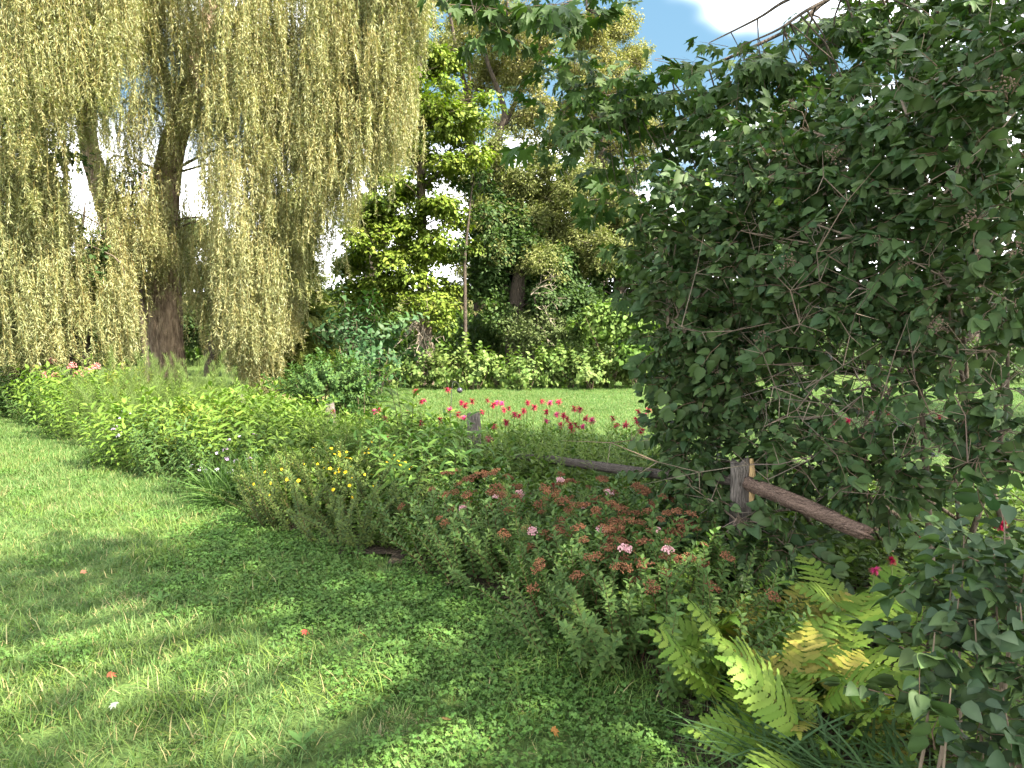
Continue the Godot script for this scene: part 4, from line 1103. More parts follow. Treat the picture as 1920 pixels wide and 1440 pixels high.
# ---------------------------------------------------------------- the old fence
func build_fence():
	var posts := [[1390, 868, 4.3, 0.056, "split grey fence post with a fresh yellow break, beside the lilac"], [890, 778, 7.0, 0.068, "weathered grey fence post stub rising amid the bee balm"], [617, 760, 8.9, 0.075, "brownish fence post stub in front of the round shrub"], [450, 741, 11.0, 0.07, "dark fence post stub before the bright mulch patch"], [352, 737, 13.0, 0.07, "pale fence post stub half buried in feathery green"]]
	for k in posts.size():
		var q = posts[k]
		var t := at(q[0], q[1], q[2])
		var g := ground(t) - Vector3(0, 0.06, 0)
		var root := thing("fence_post", g, q[4], "post", "old fence posts")
		var a := Acc.new()
		var H := t.y - g.y
		var r: float = q[3]
		split_wood(a, [Vector3.ZERO, Vector3(0.01, H * 0.3, 0), Vector3(0.0, H * 0.6, 0.01), Vector3(0, H * 0.85, 0), Vector3(-0.01, H, 0)], [r * 1.15, r * 1.05, r, r * 0.97, r * 0.92], 26, 0.03)
		part("shaft", a.mesh(M.wood), root)
		if k == 0:
			var s := Acc.new()
			tube(s, [Vector3(0.05, H * 0.72, 0.035), Vector3(0.055, H * 0.9, 0.04), Vector3(0.05, H * 1.04, 0.03)], [0.02, 0.026, 0.012], 6, Color.WHITE, 0.3, true)
			part("fresh_split", s.mesh(M.wood_fresh), root)
	for q in [[at(1375, 900, 4.4), at(1190, 884, 5.3), at(1030, 862, 6.3), at(960, 856, 6.7), 0.034, M.rail, "thin grey fence rail lying among the ferns and spirea"], [at(1400, 905, 4.25), at(1490, 942, 4.0), at(1560, 972, 3.85), at(1625, 1002, 3.7), 0.043, M.wood_red, "thick red-brown split fence rail under the lilac"]]:
		var root := thing("fence_rail", q[0], q[6], "rail", "old fence rails")
		var a := Acc.new()
		var sm := smooth([Vector3.ZERO, q[1] - q[0], q[2] - q[0], q[3] - q[0]], [q[4], q[4] * 1.08, q[4], q[4] * 0.8], 6)
		split_wood(a, sm[0], sm[1], 22, 0.05)
		part("log", a.mesh(q[5]), root)

# ---------------------------------------------------------------- the flower bed
func clump(called, label, category, px: float, z: float, r: float, n: int, meshes: Array, scale: float, group := "", lean := 0.45, name := "leafy_stem") -> Node3D:
	var grow := 1.14 if called in ["leafy_perennial", "dark_phlox", "goldenrod", "yellowish_goldenrod", "lance_leaved_perennial", "narrow_leaved_perennial"] else 1.0
	r *= 1.1
	n = int(n * 1.3)
	var c := gp(px, z)
	var root := thing(called, c, label, category, group)
	for k in n:
		var t := rr(0, TAU)
		var d := sqrt(rng.randf())
		var p := Vector3(cos(t) * d * r, 0, sin(t) * d * r)
		p.y = gy(c.x + p.x, c.z + p.z) - c.y - 0.01
		var dir := Vector3(cos(t) * d * lean + rr(-0.12, 0.12), 1, sin(t) * d * lean + rr(-0.12, 0.12))
		var s := scale * grow * rr(0.8, 1.12) * (1.0 - 0.2 * d * d)
		part(name, pick(meshes), root, Transform3D(up_basis(dir, rr(0, TAU)).scaled(Vector3.ONE * s), p))
	return root
func five_petals(a: Acc, xf: Transform3D, r: float, col: Color, eye: Color):
	for k in 5:
		leaf(a, xf * Transform3D(Basis(Vector3.UP, TAU * k / 5) * Basis(Vector3.BACK, 0.25), Vector3.ZERO), r, r * 0.95, OVAL, -0.1, 0.3, vary(col, 0.08))
	blob(a, xf * Vector3(0, r * 0.08, 0), r * 0.18, eye)
func head_of(n: int, r: float, br: float, ca: Color, cb: Color, flat: float) -> Acc:
	var a := Acc.new()
	for k in n:
		var u := rdir()
		u.y = absf(u.y)
		blob(a, u * Vector3(r, r * flat, r) * sqrt(rng.randf()), br * rr(0.7, 1.3), vary(ca.lerp(cb, rng.randf()), 0.15))
	return a
func frond(L: float, pairs: int, pl: float, pw: float, ca: Color, cb: Color, prof: Array, arch: float) -> Acc:
	var a := Acc.new()
	var f := func(t: float) -> Vector3: return Vector3(L * (0.55 * t + 0.3 * t * t), L * (0.85 * t - arch * t * t), 0)
	var pts := []
	var rad := []
	for k in 8:
		pts.append(f.call(k / 7.0)); rad.append(0.0026 * (1.15 - k / 7.0))
	tube(a, pts, rad, 4, Color(0.16, 0.18, 0.05))
	var tint_ := vary(Color(1, 1, 1), 0.1)
	for k in pairs:
		var t := 0.36 + 0.62 * k / (pairs - 1)
		var p: Vector3 = f.call(t)
		var d: Vector3 = (f.call(minf(1, t + 0.02)) - f.call(t - 0.02)).normalized()
		var side := Vector3(0, 0, 1)
		var up := side.cross(d)
		var size := pl * sin(PI * (0.22 + 0.72 * (t - 0.36) / 0.62)) * rr(0.92, 1.06)
		for s in [-1, 1]:
			var ax: Vector3 = (side * s * 0.86 + d * 0.5 + up * rr(-0.1, 0.15)).normalized()
			var y: Vector3 = (up - ax * up.dot(ax)).normalized()
			leaf(a, Transform3D(Basis(ax, y, ax.cross(y)), p), size, pw, prof, 0.12, rr(0.05, 0.3), vary(ca.lerp(cb, rng.randf()) * tint_, 0.08), 0.0)
	leaf(a, Transform3D(Basis(Vector3.BACK, -0.3), f.call(0.97)), pl * 0.5, pw, prof, 0.1, 0.2, ca)
	return a

func build_bed():
	var phlox := shoots(6, {"H": 0.68, "n": 26, "per": 2, "L": 0.135, "W": 0.042, "prof": LANCE, "lo": 1.5, "hi": 0.75, "ca": Color(0.075, 0.14, 0.022), "cb": Color(0.13, 0.195, 0.028), "droop": 0.4, "top": 0.85, "r": 0.004}, M.leaf)
	var dphlox := shoots(5, {"H": 0.7, "n": 26, "per": 2, "L": 0.125, "W": 0.04, "prof": LANCE, "lo": 1.5, "hi": 0.7, "ca": Color(0.045, 0.09, 0.022), "cb": Color(0.07, 0.12, 0.03), "droop": 0.5, "r": 0.004}, M.leaf)
	var golden := shoots(6, {"H": 0.75, "n": 46, "L": 0.095, "W": 0.015, "prof": LANCE, "lo": 1.5, "hi": 0.5, "ca": Color(0.08, 0.14, 0.025), "cb": Color(0.125, 0.175, 0.03), "droop": 0.5, "t0": 0.05, "r": 0.0035}, M.leaf)
	var yellowy := shoots(5, {"H": 0.75, "n": 40, "L": 0.075, "W": 0.02, "prof": LANCE, "lo": 1.4, "hi": 0.5, "ca": Color(0.13, 0.16, 0.02), "cb": Color(0.19, 0.19, 0.03), "droop": 0.4, "r": 0.0035}, M.leaf)
	var feather := shoots(5, {"H": 0.95, "n": 300, "L": 0.11, "W": 0.0045, "prof": SLIM, "lo": 1.5, "hi": 0.6, "ca": Color(0.085, 0.135, 0.035), "cb": Color(0.13, 0.18, 0.045), "droop": 0.1, "fold": 0.0, "t0": 0.12, "r": 0.004, "bend": 0.35}, M.leaf)
	var lance := shoots(5, {"H": 0.62, "n": 20, "per": 2, "L": 0.17, "W": 0.045, "prof": LANCE, "lo": 1.5, "hi": 0.7, "ca": Color(0.06, 0.125, 0.025), "cb": Color(0.1, 0.17, 0.03), "droop": 0.55, "r": 0.005}, M.leaf)
	var spirea := shoots(5, {"H": 0.55, "n": 52, "L": 0.062, "W": 0.028, "prof": LANCE, "lo": 1.4, "hi": 0.8, "ca": Color(0.055, 0.105, 0.028), "cb": Color(0.095, 0.15, 0.038), "cs": Color(0.14, 0.07, 0.04), "t0": 0.15, "r": 0.003, "bend": 0.25}, M.leaf)
	var potent := shoots(5, {"H": 0.4, "n": 100, "L": 0.034, "W": 0.015, "prof": LANCE, "lo": 1.3, "hi": 0.6, "ca": Color(0.06, 0.1, 0.03), "cb": Color(0.12, 0.155, 0.035), "cs": Color(0.12, 0.08, 0.04), "t0": 0.1, "r": 0.003, "bend": 0.3}, M.leaf)
	var monarda := shoots(4, {"H": 0.56, "n": 14, "per": 2, "L": 0.1, "W": 0.04, "prof": LANCE, "lo": 1.4, "hi": 1.0, "ca": Color(0.06, 0.11, 0.03), "cb": Color(0.09, 0.15, 0.035), "droop": 0.4, "t0": 0.1, "top": 0.6, "r": 0.0035, "bend": 0.08}, M.leaf)
	var blades := shoots(4, {"H": 0.12, "n": 16, "L": 0.5, "W": 0.012, "prof": BLADE, "lo": 0.75, "hi": 0.25, "ca": Color(0.06, 0.125, 0.03), "cb": Color(0.1, 0.17, 0.04), "droop": 0.5, "t0": 0.0, "foot": 1.0, "top": 1.0}, M.leaf)
	var round_ := shoots(4, {"H": 0.3, "n": 26, "L": 0.07, "W": 0.035, "prof": OVATE, "lo": 1.4, "hi": 0.7, "ca": Color(0.045, 0.095, 0.025), "cb": Color(0.08, 0.14, 0.03), "droop": 0.3, "r": 0.003}, M.leaf)
	M.round_ = round_
	# ---- the far end, pink plumes
	clump("dark_phlox", "dark leafy clump at the far end of the bed under the willow strands", "plant", 10, 13.4, 0.7, 46, dphlox, 1.15, "bed plants")
	clump("dark_phlox", "dark leafy clump beside the first pink plumes", "plant", 60, 12.9, 0.6, 40, dphlox, 1.05, "bed plants")
	clump("dark_phlox", "dark leafy clump beyond the frame's edge at the bed's far end", "plant", -60, 13.4, 0.7, 36, dphlox, 1.15, "bed plants")
	clump("leafy_perennial", "green leafy clump under the pink plumes by the black stems", "plant", 135, 12.4, 0.65, 46, phlox, 1.15, "bed plants")
	clump("leafy_perennial", "low dark green clump at the lawn edge by an orange leaf", "plant", 110, 11.6, 0.45, 34, dphlox, 0.85, "bed plants")
	clump("leafy_perennial", "bright leafy clump at the lawn edge left of the feathery green", "plant", 170, 10.8, 0.6, 46, phlox, 1.0, "bed plants")
	clump("leafy_perennial", "leafy clump behind the feathery green before the willow trunk", "plant", 215, 12.4, 0.6, 40, yellowy, 1.1, "bed plants")
	var plume := []
	for k in 3: plume.append(head_of(90, 0.085, 0.013, Color(0.42, 0.15, 0.13), Color(0.55, 0.27, 0.25), 1.3).mesh(M.petal))
	var pk := 0
	for q in [[18, 703, 13.4, "pink plume standing alone nearest the left edge"], [97, 681, 13.2, "tallest pink plume in the far bed"], [84, 708, 12.9, "small pink plume low beside the dark clump"], [104, 709, 12.8, "pink plume hanging low under the tallest one"], [135, 690, 13.0, "pale pink plume against the black stems"], [148, 706, 12.6, "pink plume in front of the black stems"], [180, 692, 12.8, "pale pink plume right of the black stems"], [164, 700, 12.9, "faint pink plume between the black stems and the willow"]]:
		var h := at(q[0], q[1], q[2])
		var g := ground(h)
		var root := thing("plume_flower", g, q[3], "flower", "pink plumes in the far bed")
		var a := Acc.new()
		tube(a, [Vector3.ZERO, Vector3(0.02, (h.y - g.y) * 0.6, 0), Vector3(0, h.y - g.y, 0)], [0.006, 0.005, 0.003], 4, Color(0.12, 0.13, 0.05))
		for k in 9: leaf(a, Transform3D(Basis(Vector3.UP, k * 2.4) * Basis(Vector3.BACK, 0.2), Vector3(0, (h.y - g.y) * (0.15 + 0.08 * k), 0)), 0.14, 0.09, LOBED, 0.2, 0.4, vary(Color(0.06, 0.11, 0.03), 0.1))
		part("stem", a.mesh(M.leaf), root)
		part("plume", plume[pk % 3], root, Transform3D(Basis(Vector3.UP, rr(0, 6)), Vector3(0, h.y - g.y, 0)))
		pk += 1
	# ---- feathery green
	clump("feathery_perennial", "feathery asparagus-like clump at the lawn edge by the pale phlox", "plant", 205, 9.9, 0.5, 34, feather, 1.0, "feathery plants")
	clump("feathery_perennial", "tall feathery asparagus-like clump before the willow trunk", "plant", 275, 10.7, 0.7, 44, feather, 1.15, "feathery plants")
	clump("feathery_perennial", "feathery asparagus-like clump round the pale post stub", "plant", 345, 11.0, 0.6, 40, feather, 1.1, "feathery plants")
	# ---- phlox and goldenrod
	clump("pale_phlox", "pale lilac phlox at the lawn edge under the feathery green", "plant", 226, 9.0, 0.3, 16, dphlox, 0.75, "pale phlox")
	clump("leafy_perennial", "bright leafy mound between the pale phlox and the yellowish goldenrod", "plant", 300, 8.5, 0.6, 62, phlox, 0.95, "bed plants")
	clump("leafy_perennial", "leafy mound at the lawn edge below the bright one", "plant", 330, 7.9, 0.4, 34, dphlox, 0.8, "bed plants")
	clump("leafy_perennial", "leafy mound behind the bright one near the pale post", "plant", 370, 9.7, 0.55, 50, golden, 1.0, "bed plants")
	clump("yellowish_goldenrod", "yellowish goldenrod strip between two green mounds", "plant", 402, 8.2, 0.32, 30, yellowy, 0.92, "bed plants")
	clump("leafy_perennial", "tall bright leafy mound in front of the dark post stub", "plant", 468, 8.9, 0.65, 66, phlox, 1.0, "bed plants")
	clump("leafy_perennial", "bright leafy mound left of the brownish post stub", "plant", 545, 8.4, 0.5, 52, phlox, 0.9, "bed plants")
	clump("leafy_perennial", "leafy mound above the pale phlox flowers", "plant", 480, 7.7, 0.5, 50, phlox, 0.95, "bed plants")
	clump("leafy_perennial", "leafy mound low at the lawn edge below the pale phlox flowers", "plant", 415, 7.1, 0.4, 34, dphlox, 0.65, "bed plants")
	clump("pale_phlox", "pale lilac phlox spread low before the leafy mounds", "plant", 440, 7.5, 0.4, 20, phlox, 0.7, "pale phlox")
	clump("goldenrod", "narrow-leaved goldenrod before the round shrub", "plant", 575, 7.7, 0.42, 46, golden, 0.85, "goldenrods")
	clump("goldenrod", "narrow-leaved goldenrod below the brownish post stub", "plant", 635, 7.6, 0.38, 40, golden, 0.74, "goldenrods")
	clump("grass_tuft", "arching grass tuft at the lawn edge left of the yellow potentilla", "grass", 470, 6.5, 0.28, 26, blades, 1.0, "grass tufts in the bed")
	clump("grass_tuft", "arching grass tuft between the goldenrod and the yellow potentilla", "grass", 520, 6.5, 0.2, 18, blades, 0.8, "grass tufts in the bed")
	clump("grass_tuft", "small bright grass tuft at the lawn edge by the far pale phlox", "grass", 205, 8.5, 0.22, 14, blades, 0.5, "grass tufts in the bed")
	var phl := []
	for k in 3:
		var a := Acc.new()
		for j in 7:
			var u := rdir()
			u.y = absf(u.y) + 0.3
			five_petals(a, Transform3D(up_basis(u, rr(0, 6)), u.normalized() * 0.035), 0.019, [Color(0.62, 0.52, 0.72), Color(0.75, 0.7, 0.78), Color(0.68, 0.5, 0.66)][k], Color(0.5, 0.35, 0.5))
		phl.append(a.mesh(M.petal))
	var np := 0
	for q in [[232, 772, 9.2], [246, 776, 9.2], [226, 786, 9.1], [216, 800, 9.0], [212, 806, 8.9], [232, 812, 8.9], [240, 790, 9.1], [221, 818, 8.9], [448, 818, 7.9], [465, 820, 7.9], [478, 816, 7.9], [430, 828, 7.7], [423, 845, 7.5], [426, 862, 7.4], [407, 852, 7.5], [442, 866, 7.4], [360, 876, 7.5], [374, 880, 7.4], [408, 884, 7.2], [433, 886, 7.2], [385, 886, 7.2], [468, 862, 7.4]]:
		np += 1
		q[2] -= 0.4
		flower_on_stem("phlox_flower",  "pale lilac phlox bloom, %s of the %s clump by the lawn" % [ordinal(np if np < 9 else np - 8), "far" if np < 9 else "near"], "pale phlox blooms", q, pick(phl), 0.78, true)
	# ---- round shrub behind the fence
	bush_px("round_shrub", "round dense green shrub behind the brownish post stub", 612, 732, 80, 54, 9.9, M.round_, 330, Color(1, 1, 1), "shrub")
	bush_px("round_shrub", "lower part-shaded shrub joining the round shrub's right side", 672, 745, 40, 34, 10.0, M.round_, 300, Color(0.9, 0.95, 1), "shrub")
	# ---- sapling with oval leaves
	var sap := gp(752, 7.7)
	var root := thing("sapling", sap, "young sapling with large oval bright leaves by the fence", "sapling")
	var lf := []
	for k in 3:
		var a := Acc.new()
		leaf(a, Transform3D(), 0.16, 0.085, OVAL, 0.25, rr(0.15, 0.4), vary(Color(0.12, 0.19, 0.035), 0.12))
		lf.append(a.mesh(M.leaf))
	for e in [[722, 690], [742, 720], [775, 735], [703, 745]]:
		var tip := at(e[0], e[1], 7.6) - sap
		var a := Acc.new()
		var sm := smooth([Vector3(rr(-0.03, 0.03), 0, 0), tip * 0.5 + Vector3(0.04, 0.04, 0), tip], [0.007, 0.005, 0.002], 8)
		tube(a, sm[0], sm[1], 5, Color(0.12, 0.11, 0.05))
		part("stem", a.mesh(M.leaf), root)
		for k in 13:
			var p: Vector3 = sm[0][4 + k % 13] if 4 + k < sm[0].size() else sm[0][-1]
			var d := Vector3((1 if k % 2 == 0 else -1) * rr(0.5, 1.0), rr(0.1, 0.8), rr(-0.5, 0.8))
			var b := flat_basis(d) * Basis(Vector3(0, 1, 0), Vector3(0, 0, 1), Vector3(1, 0, 0))
			part("leaf", pick(lf), root, Transform3D(b.scaled(Vector3.ONE * rr(0.75, 1.15)), p))
	# ---- potentilla
	var yel := Acc.new()
	five_petals(yel, Transform3D(), 0.0125, Color(0.62, 0.42, 0.02), Color(0.5, 0.28, 0.02))
	var ym := yel.mesh(M.petal)
	var pots := [[595, 5.85, 0.42, "yellow-flowered potentilla at the lawn edge beside the grass tuft"], [660, 6.2, 0.42, "yellow-flowered potentilla behind the two at the lawn edge"], [695, 5.5, 0.45, "yellow-flowered potentilla at the lawn edge left of the lance-leaved clump"]]
	for q in pots:
		var o := clump("potentilla", q[3], "shrub", q[0], q[1], q[2], 70, potent, 1.4, "potentillas", 0.8)
		for k in 22:
			var t := rr(0, TAU)
			var d := rr(0.3, 1.0)
			var p := Vector3(cos(t) * d * q[2] * 1.25, 0.57 - 0.28 * d * d + rr(-0.05, 0.05), sin(t) * d * q[2] * 1.3 + 0.06)
			part("flower", ym, o, Transform3D(up_basis(Vector3(cos(t) * d, 0.8, sin(t) * d + 0.3), rr(0, 6)).scaled(Vector3.ONE * rr(0.8, 1.2)), p))
	# ---- lance-leaved clump and company
	clump("lance_leaved_perennial", "glossy lance-leaved clump in front of the grey post stub", "plant", 805, 6.0, 0.42, 40, lance, 1.0, "lance-leaved clumps")
	clump("lance_leaved_perennial", "lance-leaved clump behind the potentilla", "plant", 745, 6.9, 0.4, 34, lance, 0.95, "lance-leaved clumps")
	clump("lance_leaved_perennial", "lance-leaved clump at the grey post stub's foot", "plant", 850, 6.6, 0.4, 34, lance, 0.7, "lance-leaved clumps")
	clump("leafy_perennial", "mixed leafy clump left of the sapling", "plant", 690, 7.5, 0.45, 44, golden, 0.85, "bed plants")
	clump("leafy_perennial", "leafy clump at the sapling's foot", "plant", 770, 7.8, 0.5, 46, phlox, 0.85, "bed plants")
	for q in [[940, 6.7, "upright narrow-leaved clump right of the grey post stub"], [1010, 6.6, "upright narrow-leaved clump above the end of the grey rail"], [1085, 6.5, "upright narrow-leaved clump above the grey rail's middle"], [1160, 6.3, "upright narrow-leaved clump above the grey rail by the lilac"], [1225, 6.0, "upright narrow-leaved clump against the lilac's edge"]]:
		clump("narrow_leaved_perennial", q[2], "plant", q[0], q[1], 0.42, 40, golden, 0.78, "narrow-leaved clumps")
	clump("leafy_perennial", "leafy clump among the middle bee balm stems", "plant", 960, 7.6, 0.55, 48, lance, 0.72, "bed plants")
	clump("leafy_perennial", "leafy clump among the bee balm stems toward the lilac", "plant", 1080, 7.3, 0.55, 48, lance, 0.72, "bed plants")
	clump("leafy_perennial", "leafy clump among the last bee balm stems by the lilac", "plant", 1180, 7.1, 0.5, 42, lance, 0.72, "bed plants")
	clump("leafy_perennial", "bright leafy clump right behind the grey post stub", "plant", 925, 7.7, 0.5, 44, phlox, 0.66, "bed plants")
	clump("leafy_perennial", "bright leafy clump under the middle of the bee balm drift", "plant", 1020, 7.3, 0.5, 44, phlox, 0.68, "bed plants")
	clump("leafy_perennial", "bright leafy clump under the bee balm nearest the lilac", "plant", 1130, 7.0, 0.5, 44, phlox, 0.68, "bed plants")
	clump("leafy_perennial", "leafy clump behind the lance-leaved ones", "plant", 830, 7.8, 0.5, 36, monarda, 0.85, "bed plants")
	# ---- bee balm
	var heads := []
	for v in 4:
		var a := Acc.new()
		var cA: Color = [Color(0.26, 0.008, 0.045), Color(0.36, 0.03, 0.11), Color(0.21, 0.007, 0.03), Color(0.33, 0.03, 0.06)][v]
		for k in 34:
			var an := rr(0, TAU)
			var b := Basis(Vector3.UP, an) * Basis(Vector3.BACK, rr(-0.5, 1.25))
			leaf(a, Transform3D(b, Vector3(0, 0.005, 0)), rr(0.03, 0.046), 0.008, OVATE, 0.4, rr(0.1, 0.7), vary(cA, 0.2))
		for k in 6: leaf(a, Transform3D(Basis(Vector3.UP, k * 1.05) * Basis(Vector3.BACK, -0.2), Vector3(0, -0.008, 0)), 0.035, 0.014, LANCE, 0.2, 0.3, Color(0.2, 0.06, 0.05))
		blob(a, Vector3.ZERO, 0.012, Color(0.25, 0.03, 0.04))
		heads.append(a.mesh(M.petal))
	var spots := [[710, 769], [780, 735], [789, 754], [795, 751], [840, 732], [790, 794], [825, 788], [843, 769], [859, 778], [865, 756], [873, 761], [885, 753], [870, 785], [904, 773], [914, 752], [924, 760], [941, 757], [932, 756], [945, 769], [955, 766], [965, 778], [974, 781], [982, 771], [989, 756], [1002, 765], [1016, 753], [1031, 756], [1048, 754], [1024, 773], [1024, 789], [1044, 778], [1057, 780], [1052, 798], [1064, 787], [1069, 797], [1076, 767], [1087, 769], [1080, 798], [1073, 806], [1092, 800], [1099, 785], [1110, 789], [1149, 785], [1155, 798], [1174, 797], [1193, 789], [1199, 793], [1202, 808], [1197, 772], [1207, 778], [1216, 769], [1229, 772], [926, 800], [949, 793], [723, 820], [917, 823], [768, 770], [702, 772], [722, 786]]
	spots.sort_custom(func(a, b): return a[0] < b[0])
	var nth := 0
	for q in spots:
		nth += 1
		var z := clampf(9.1 - (q[1] - 740) * 0.03, 6.6, 9.2) + rr(-0.2, 0.2)
		flower_on_stem("bee_balm", "crimson bee balm, %s counted from the leftmost in the drift before the back lawn" % ordinal(nth), "bee balm before the back lawn", [q[0], q[1], z], pick(heads), 1.15, false)
	var nb := 0
	for q in [[1530, 792, 6.6], [1562, 800, 6.6], [1612, 772, 6.8], [1632, 772, 6.8], [1664, 776, 6.8], [1658, 755, 7], [1760, 782, 6.8], [1540, 775, 7.0], [1590, 790, 6.7]]:
		nb += 1
		flower_on_stem("bee_balm", "crimson bee balm behind the lilac twigs, %s listed from the deepest gap" % ordinal(nb), "bee balm behind the lilac", q, pick(heads), 1.0, false)
	for q in [[414, 955, 6.3, "single red bee balm bloom leaning out over the lawn edge"], [622, 915, 6.1, "red bee balm bloom among the yellow potentilla flowers"], [625, 772, 8.7, "red bee balm bloom touching the brownish post stub"], [1038, 910, 5.2, "red bee balm bloom among the rusty spirea heads"], [1050, 943, 5.0, "darker red bee balm bloom just under the one in the spirea"], [1672, 1052, 3.3, "flat-topped red bee balm bloom among the near ferns"], [1728, 1016, 3.2, "spiky crimson bee balm bloom above the lilac suckers"], [1876, 986, 3.0, "red bee balm bloom at the right edge above the suckers"], [1640, 1070, 3.3, "faded pink bee balm bloom beside the flat red one"]]:
		flower_on_stem("bee_balm", q[3], "bee balm near the camera", q, heads[1] if "pink" in q[3] else heads[2], 0.72, false)
	# ---- spirea
	var rust := []
	for k in 4: rust.append(head_of(60, 0.042, 0.0055, Color(0.14, 0.065, 0.035), Color(0.24, 0.115, 0.06), 0.55).mesh(M.petal))
	for k in 2: rust.append(head_of(60, 0.034, 0.006, Color(0.5, 0.24, 0.26), Color(0.62, 0.4, 0.4), 0.5).mesh(M.petal))
	for q in [[875, 5.0, "rusty-headed spirea beside the lance-leaved clump"], [955, 4.95, "rusty-headed spirea left of the feathery seedling"], [1045, 4.8, "rusty-headed spirea under the grey rail's end"], [1130, 4.75, "rusty-headed spirea under the middle of the grey rail"], [1215, 4.55, "rusty-headed spirea with pink heads near the lilac"], [930, 4.5, "low rusty spirea at the lawn edge by the yellowed fern"], [1075, 4.2, "rusty-headed spirea in the bed's middle front"], [1165, 4.0, "spirea with a pair of pale pink heads"], [1250, 3.9, "rusty-headed spirea under the lilac's lowest leaves"], [1150, 3.55, "low rusty spirea above the near clover"], [1245, 3.35, "rusty spirea behind the near fern clump"]]:
		var o := clump("spirea", q[2], "shrub", q[0], q[1], 0.36, 46, spirea, 1.0, "spireas", 0.7)
		for k in 19:
			var t := rr(0, TAU)
			var d := rr(0.0, 1.0)
			var p := Vector3(cos(t) * d * 0.5, 0.52 - 0.16 * d * d + rr(-0.09, 0.04), sin(t) * d * 0.5)
			part("flower_head", rust[(k % 4) if k % 17 != 3 else 4 + k % 2], o, Transform3D(up_basis(Vector3(cos(t) * d * 0.6, 1, sin(t) * d * 0.6 + 0.25), rr(0, 6)).scaled(Vector3.ONE * rr(0.6, 1.15)), p))
	clump("feathery_seedling", "bright feathery seedling in the middle of the spirea", "plant", 1008, 4.35, 0.1, 8, feather, 0.62, "feathery plants", 0.6)
	clump("feathery_seedling", "bright feathery seedling at the spirea's foot", "plant", 905, 4.55, 0.1, 6, feather, 0.4, "feathery plants", 0.6)
	# ---- ferns
	var fr := []
	var yf := []
	for k in 7:
		fr.append(frond(rr(0.5, 0.64), 12, 0.145, 0.034, Color(0.1, 0.18, 0.025), Color(0.17, 0.24, 0.04), WAVY, rr(0.3, 0.55)).mesh(M.leaf))
		yf.append(frond(rr(0.45, 0.6), 12, 0.13, 0.033, Color(0.2, 0.22, 0.035), Color(0.29, 0.25, 0.06), WAVY, rr(0.4, 0.6)).mesh(M.leaf))
	var nf := []
	for k in 3: nf.append(frond(0.5, 12, 0.11, 0.02, Color(0.06, 0.13, 0.03), Color(0.09, 0.17, 0.035), LANCE, 0.4).mesh(M.leaf))
	for q in [[1420, 2.95, 12, 0.9, "bright fern clump low at the lawn edge with a yellowed frond"], [1500, 2.75, 11, 0.9, "bright fern clump above the strappy grass"], [1590, 2.95, 11, 1.0, "bright fern clump just left of the lilac suckers"], [1480, 3.3, 12, 1.1, "fern clump behind the bright ones under the red rail"], [1350, 3.35, 10, 0.95, "fern clump at the end of the spirea"], [1640, 3.35, 11, 1.1, "fern clump under the far end of the red rail"], [1690, 2.7, 6, 0.8, "fern half covered by the lilac suckers"], [1375, 2.75, 9, 0.8, "bright fern clump lowest at the lawn edge, next to the clover"], [1545, 2.5, 10, 0.85, "bright fern clump hanging over the strappy leaves"]]:
		fern("sensitive_fern", q[4], q, fr, yf, 0.22)
	for q in [[1165, 3.55, 6, 0.55, "small fern at the lawn edge below the spirea"], [885, 4.75, 5, 0.5, "small yellowed fern at the lawn edge left of the spirea"]]:
		fern("sensitive_fern", q[4], q, fr, yf, 0.5)
	for q in [[890, 5.4, 7, 1.05, "narrow-leaved fern standing over the first spirea"], [1165, 5.3, 8, 1.1, "narrow-leaved fern crossing in front of the grey rail"], [1120, 5.2, 7, 1.0, "narrow-leaved fern left of the one crossing the rail"], [1255, 5.2, 7, 1.0, "narrow-leaved fern between the rail and the lilac"]]:
		fern("narrow_fern", q[4], q, nf, nf, 0.0)
	# ---- strappy grass by the camera
	var strap := []
	for k in 5:
		var a := Acc.new()
		leaf(a, Transform3D(Basis(Vector3.BACK, rr(0.9, 1.25)), Vector3.ZERO), rr(0.42, 0.6), 0.013, STRAP, 0.35, rr(0.5, 0.95), vary(Color(0.055, 0.105, 0.035), 0.18))
		strap.append(a.mesh(M.gloss))
	for q in [[1530, 2.35, 60, "clump of long strappy leaves below the ferns"], [1625, 2.25, 60, "clump of long strappy leaves nearest the lilac suckers"], [1450, 2.45, 40, "small clump of strappy leaves beside the clover"], [1770, 2.15, 40, "strappy leaves showing under the lilac suckers"]]:
		var c := gp(q[0], q[1])
		var o := thing("daylily_clump", c, q[3], "plant", "strappy clumps")
		for k in q[2]:
			var t := rr(0, TAU)
			part("leaf", pick(strap), o, Transform3D(Basis(Vector3.UP, t).scaled(Vector3.ONE * rr(0.55, 0.95)), Vector3(rr(-0.12, 0.12), -0.005, rr(-0.12, 0.12))))
	# ---- ornament
	var ob := at(862, 732, 9.4)
	var og := ground(at(845, 760, 9.4)) - Vector3(0, 0.02, 0)
	root = thing("hanging_ball_ornament", og, "small dark glass ball hanging from a thin garden hook", "ornament")
	var rod := Acc.new()
	var hk := ob - og
	tube(rod, smooth([Vector3.ZERO, Vector3(0, hk.y * 0.6, 0), Vector3(hk.x * 0.2, hk.y + 0.07, 0), Vector3(hk.x * 0.7, hk.y + 0.1, hk.z), Vector3(hk.x, hk.y + 0.03, hk.z)], [0.005, 0.005, 0.004, 0.003, 0.002], 5)[0], smooth([Vector3.ZERO, Vector3.ZERO, Vector3.ZERO, Vector3.ZERO, Vector3.ZERO], [0.005, 0.005, 0.004, 0.003, 0.002], 5)[1], 5, Color(0.05, 0.05, 0.05))
	part("hook", rod.mesh(M.twig), root)
	var sp := SphereMesh.new()
	sp.radius = 0.036; sp.height = 0.072; sp.radial_segments = 20; sp.rings = 12
	var gl := StandardMaterial3D.new()
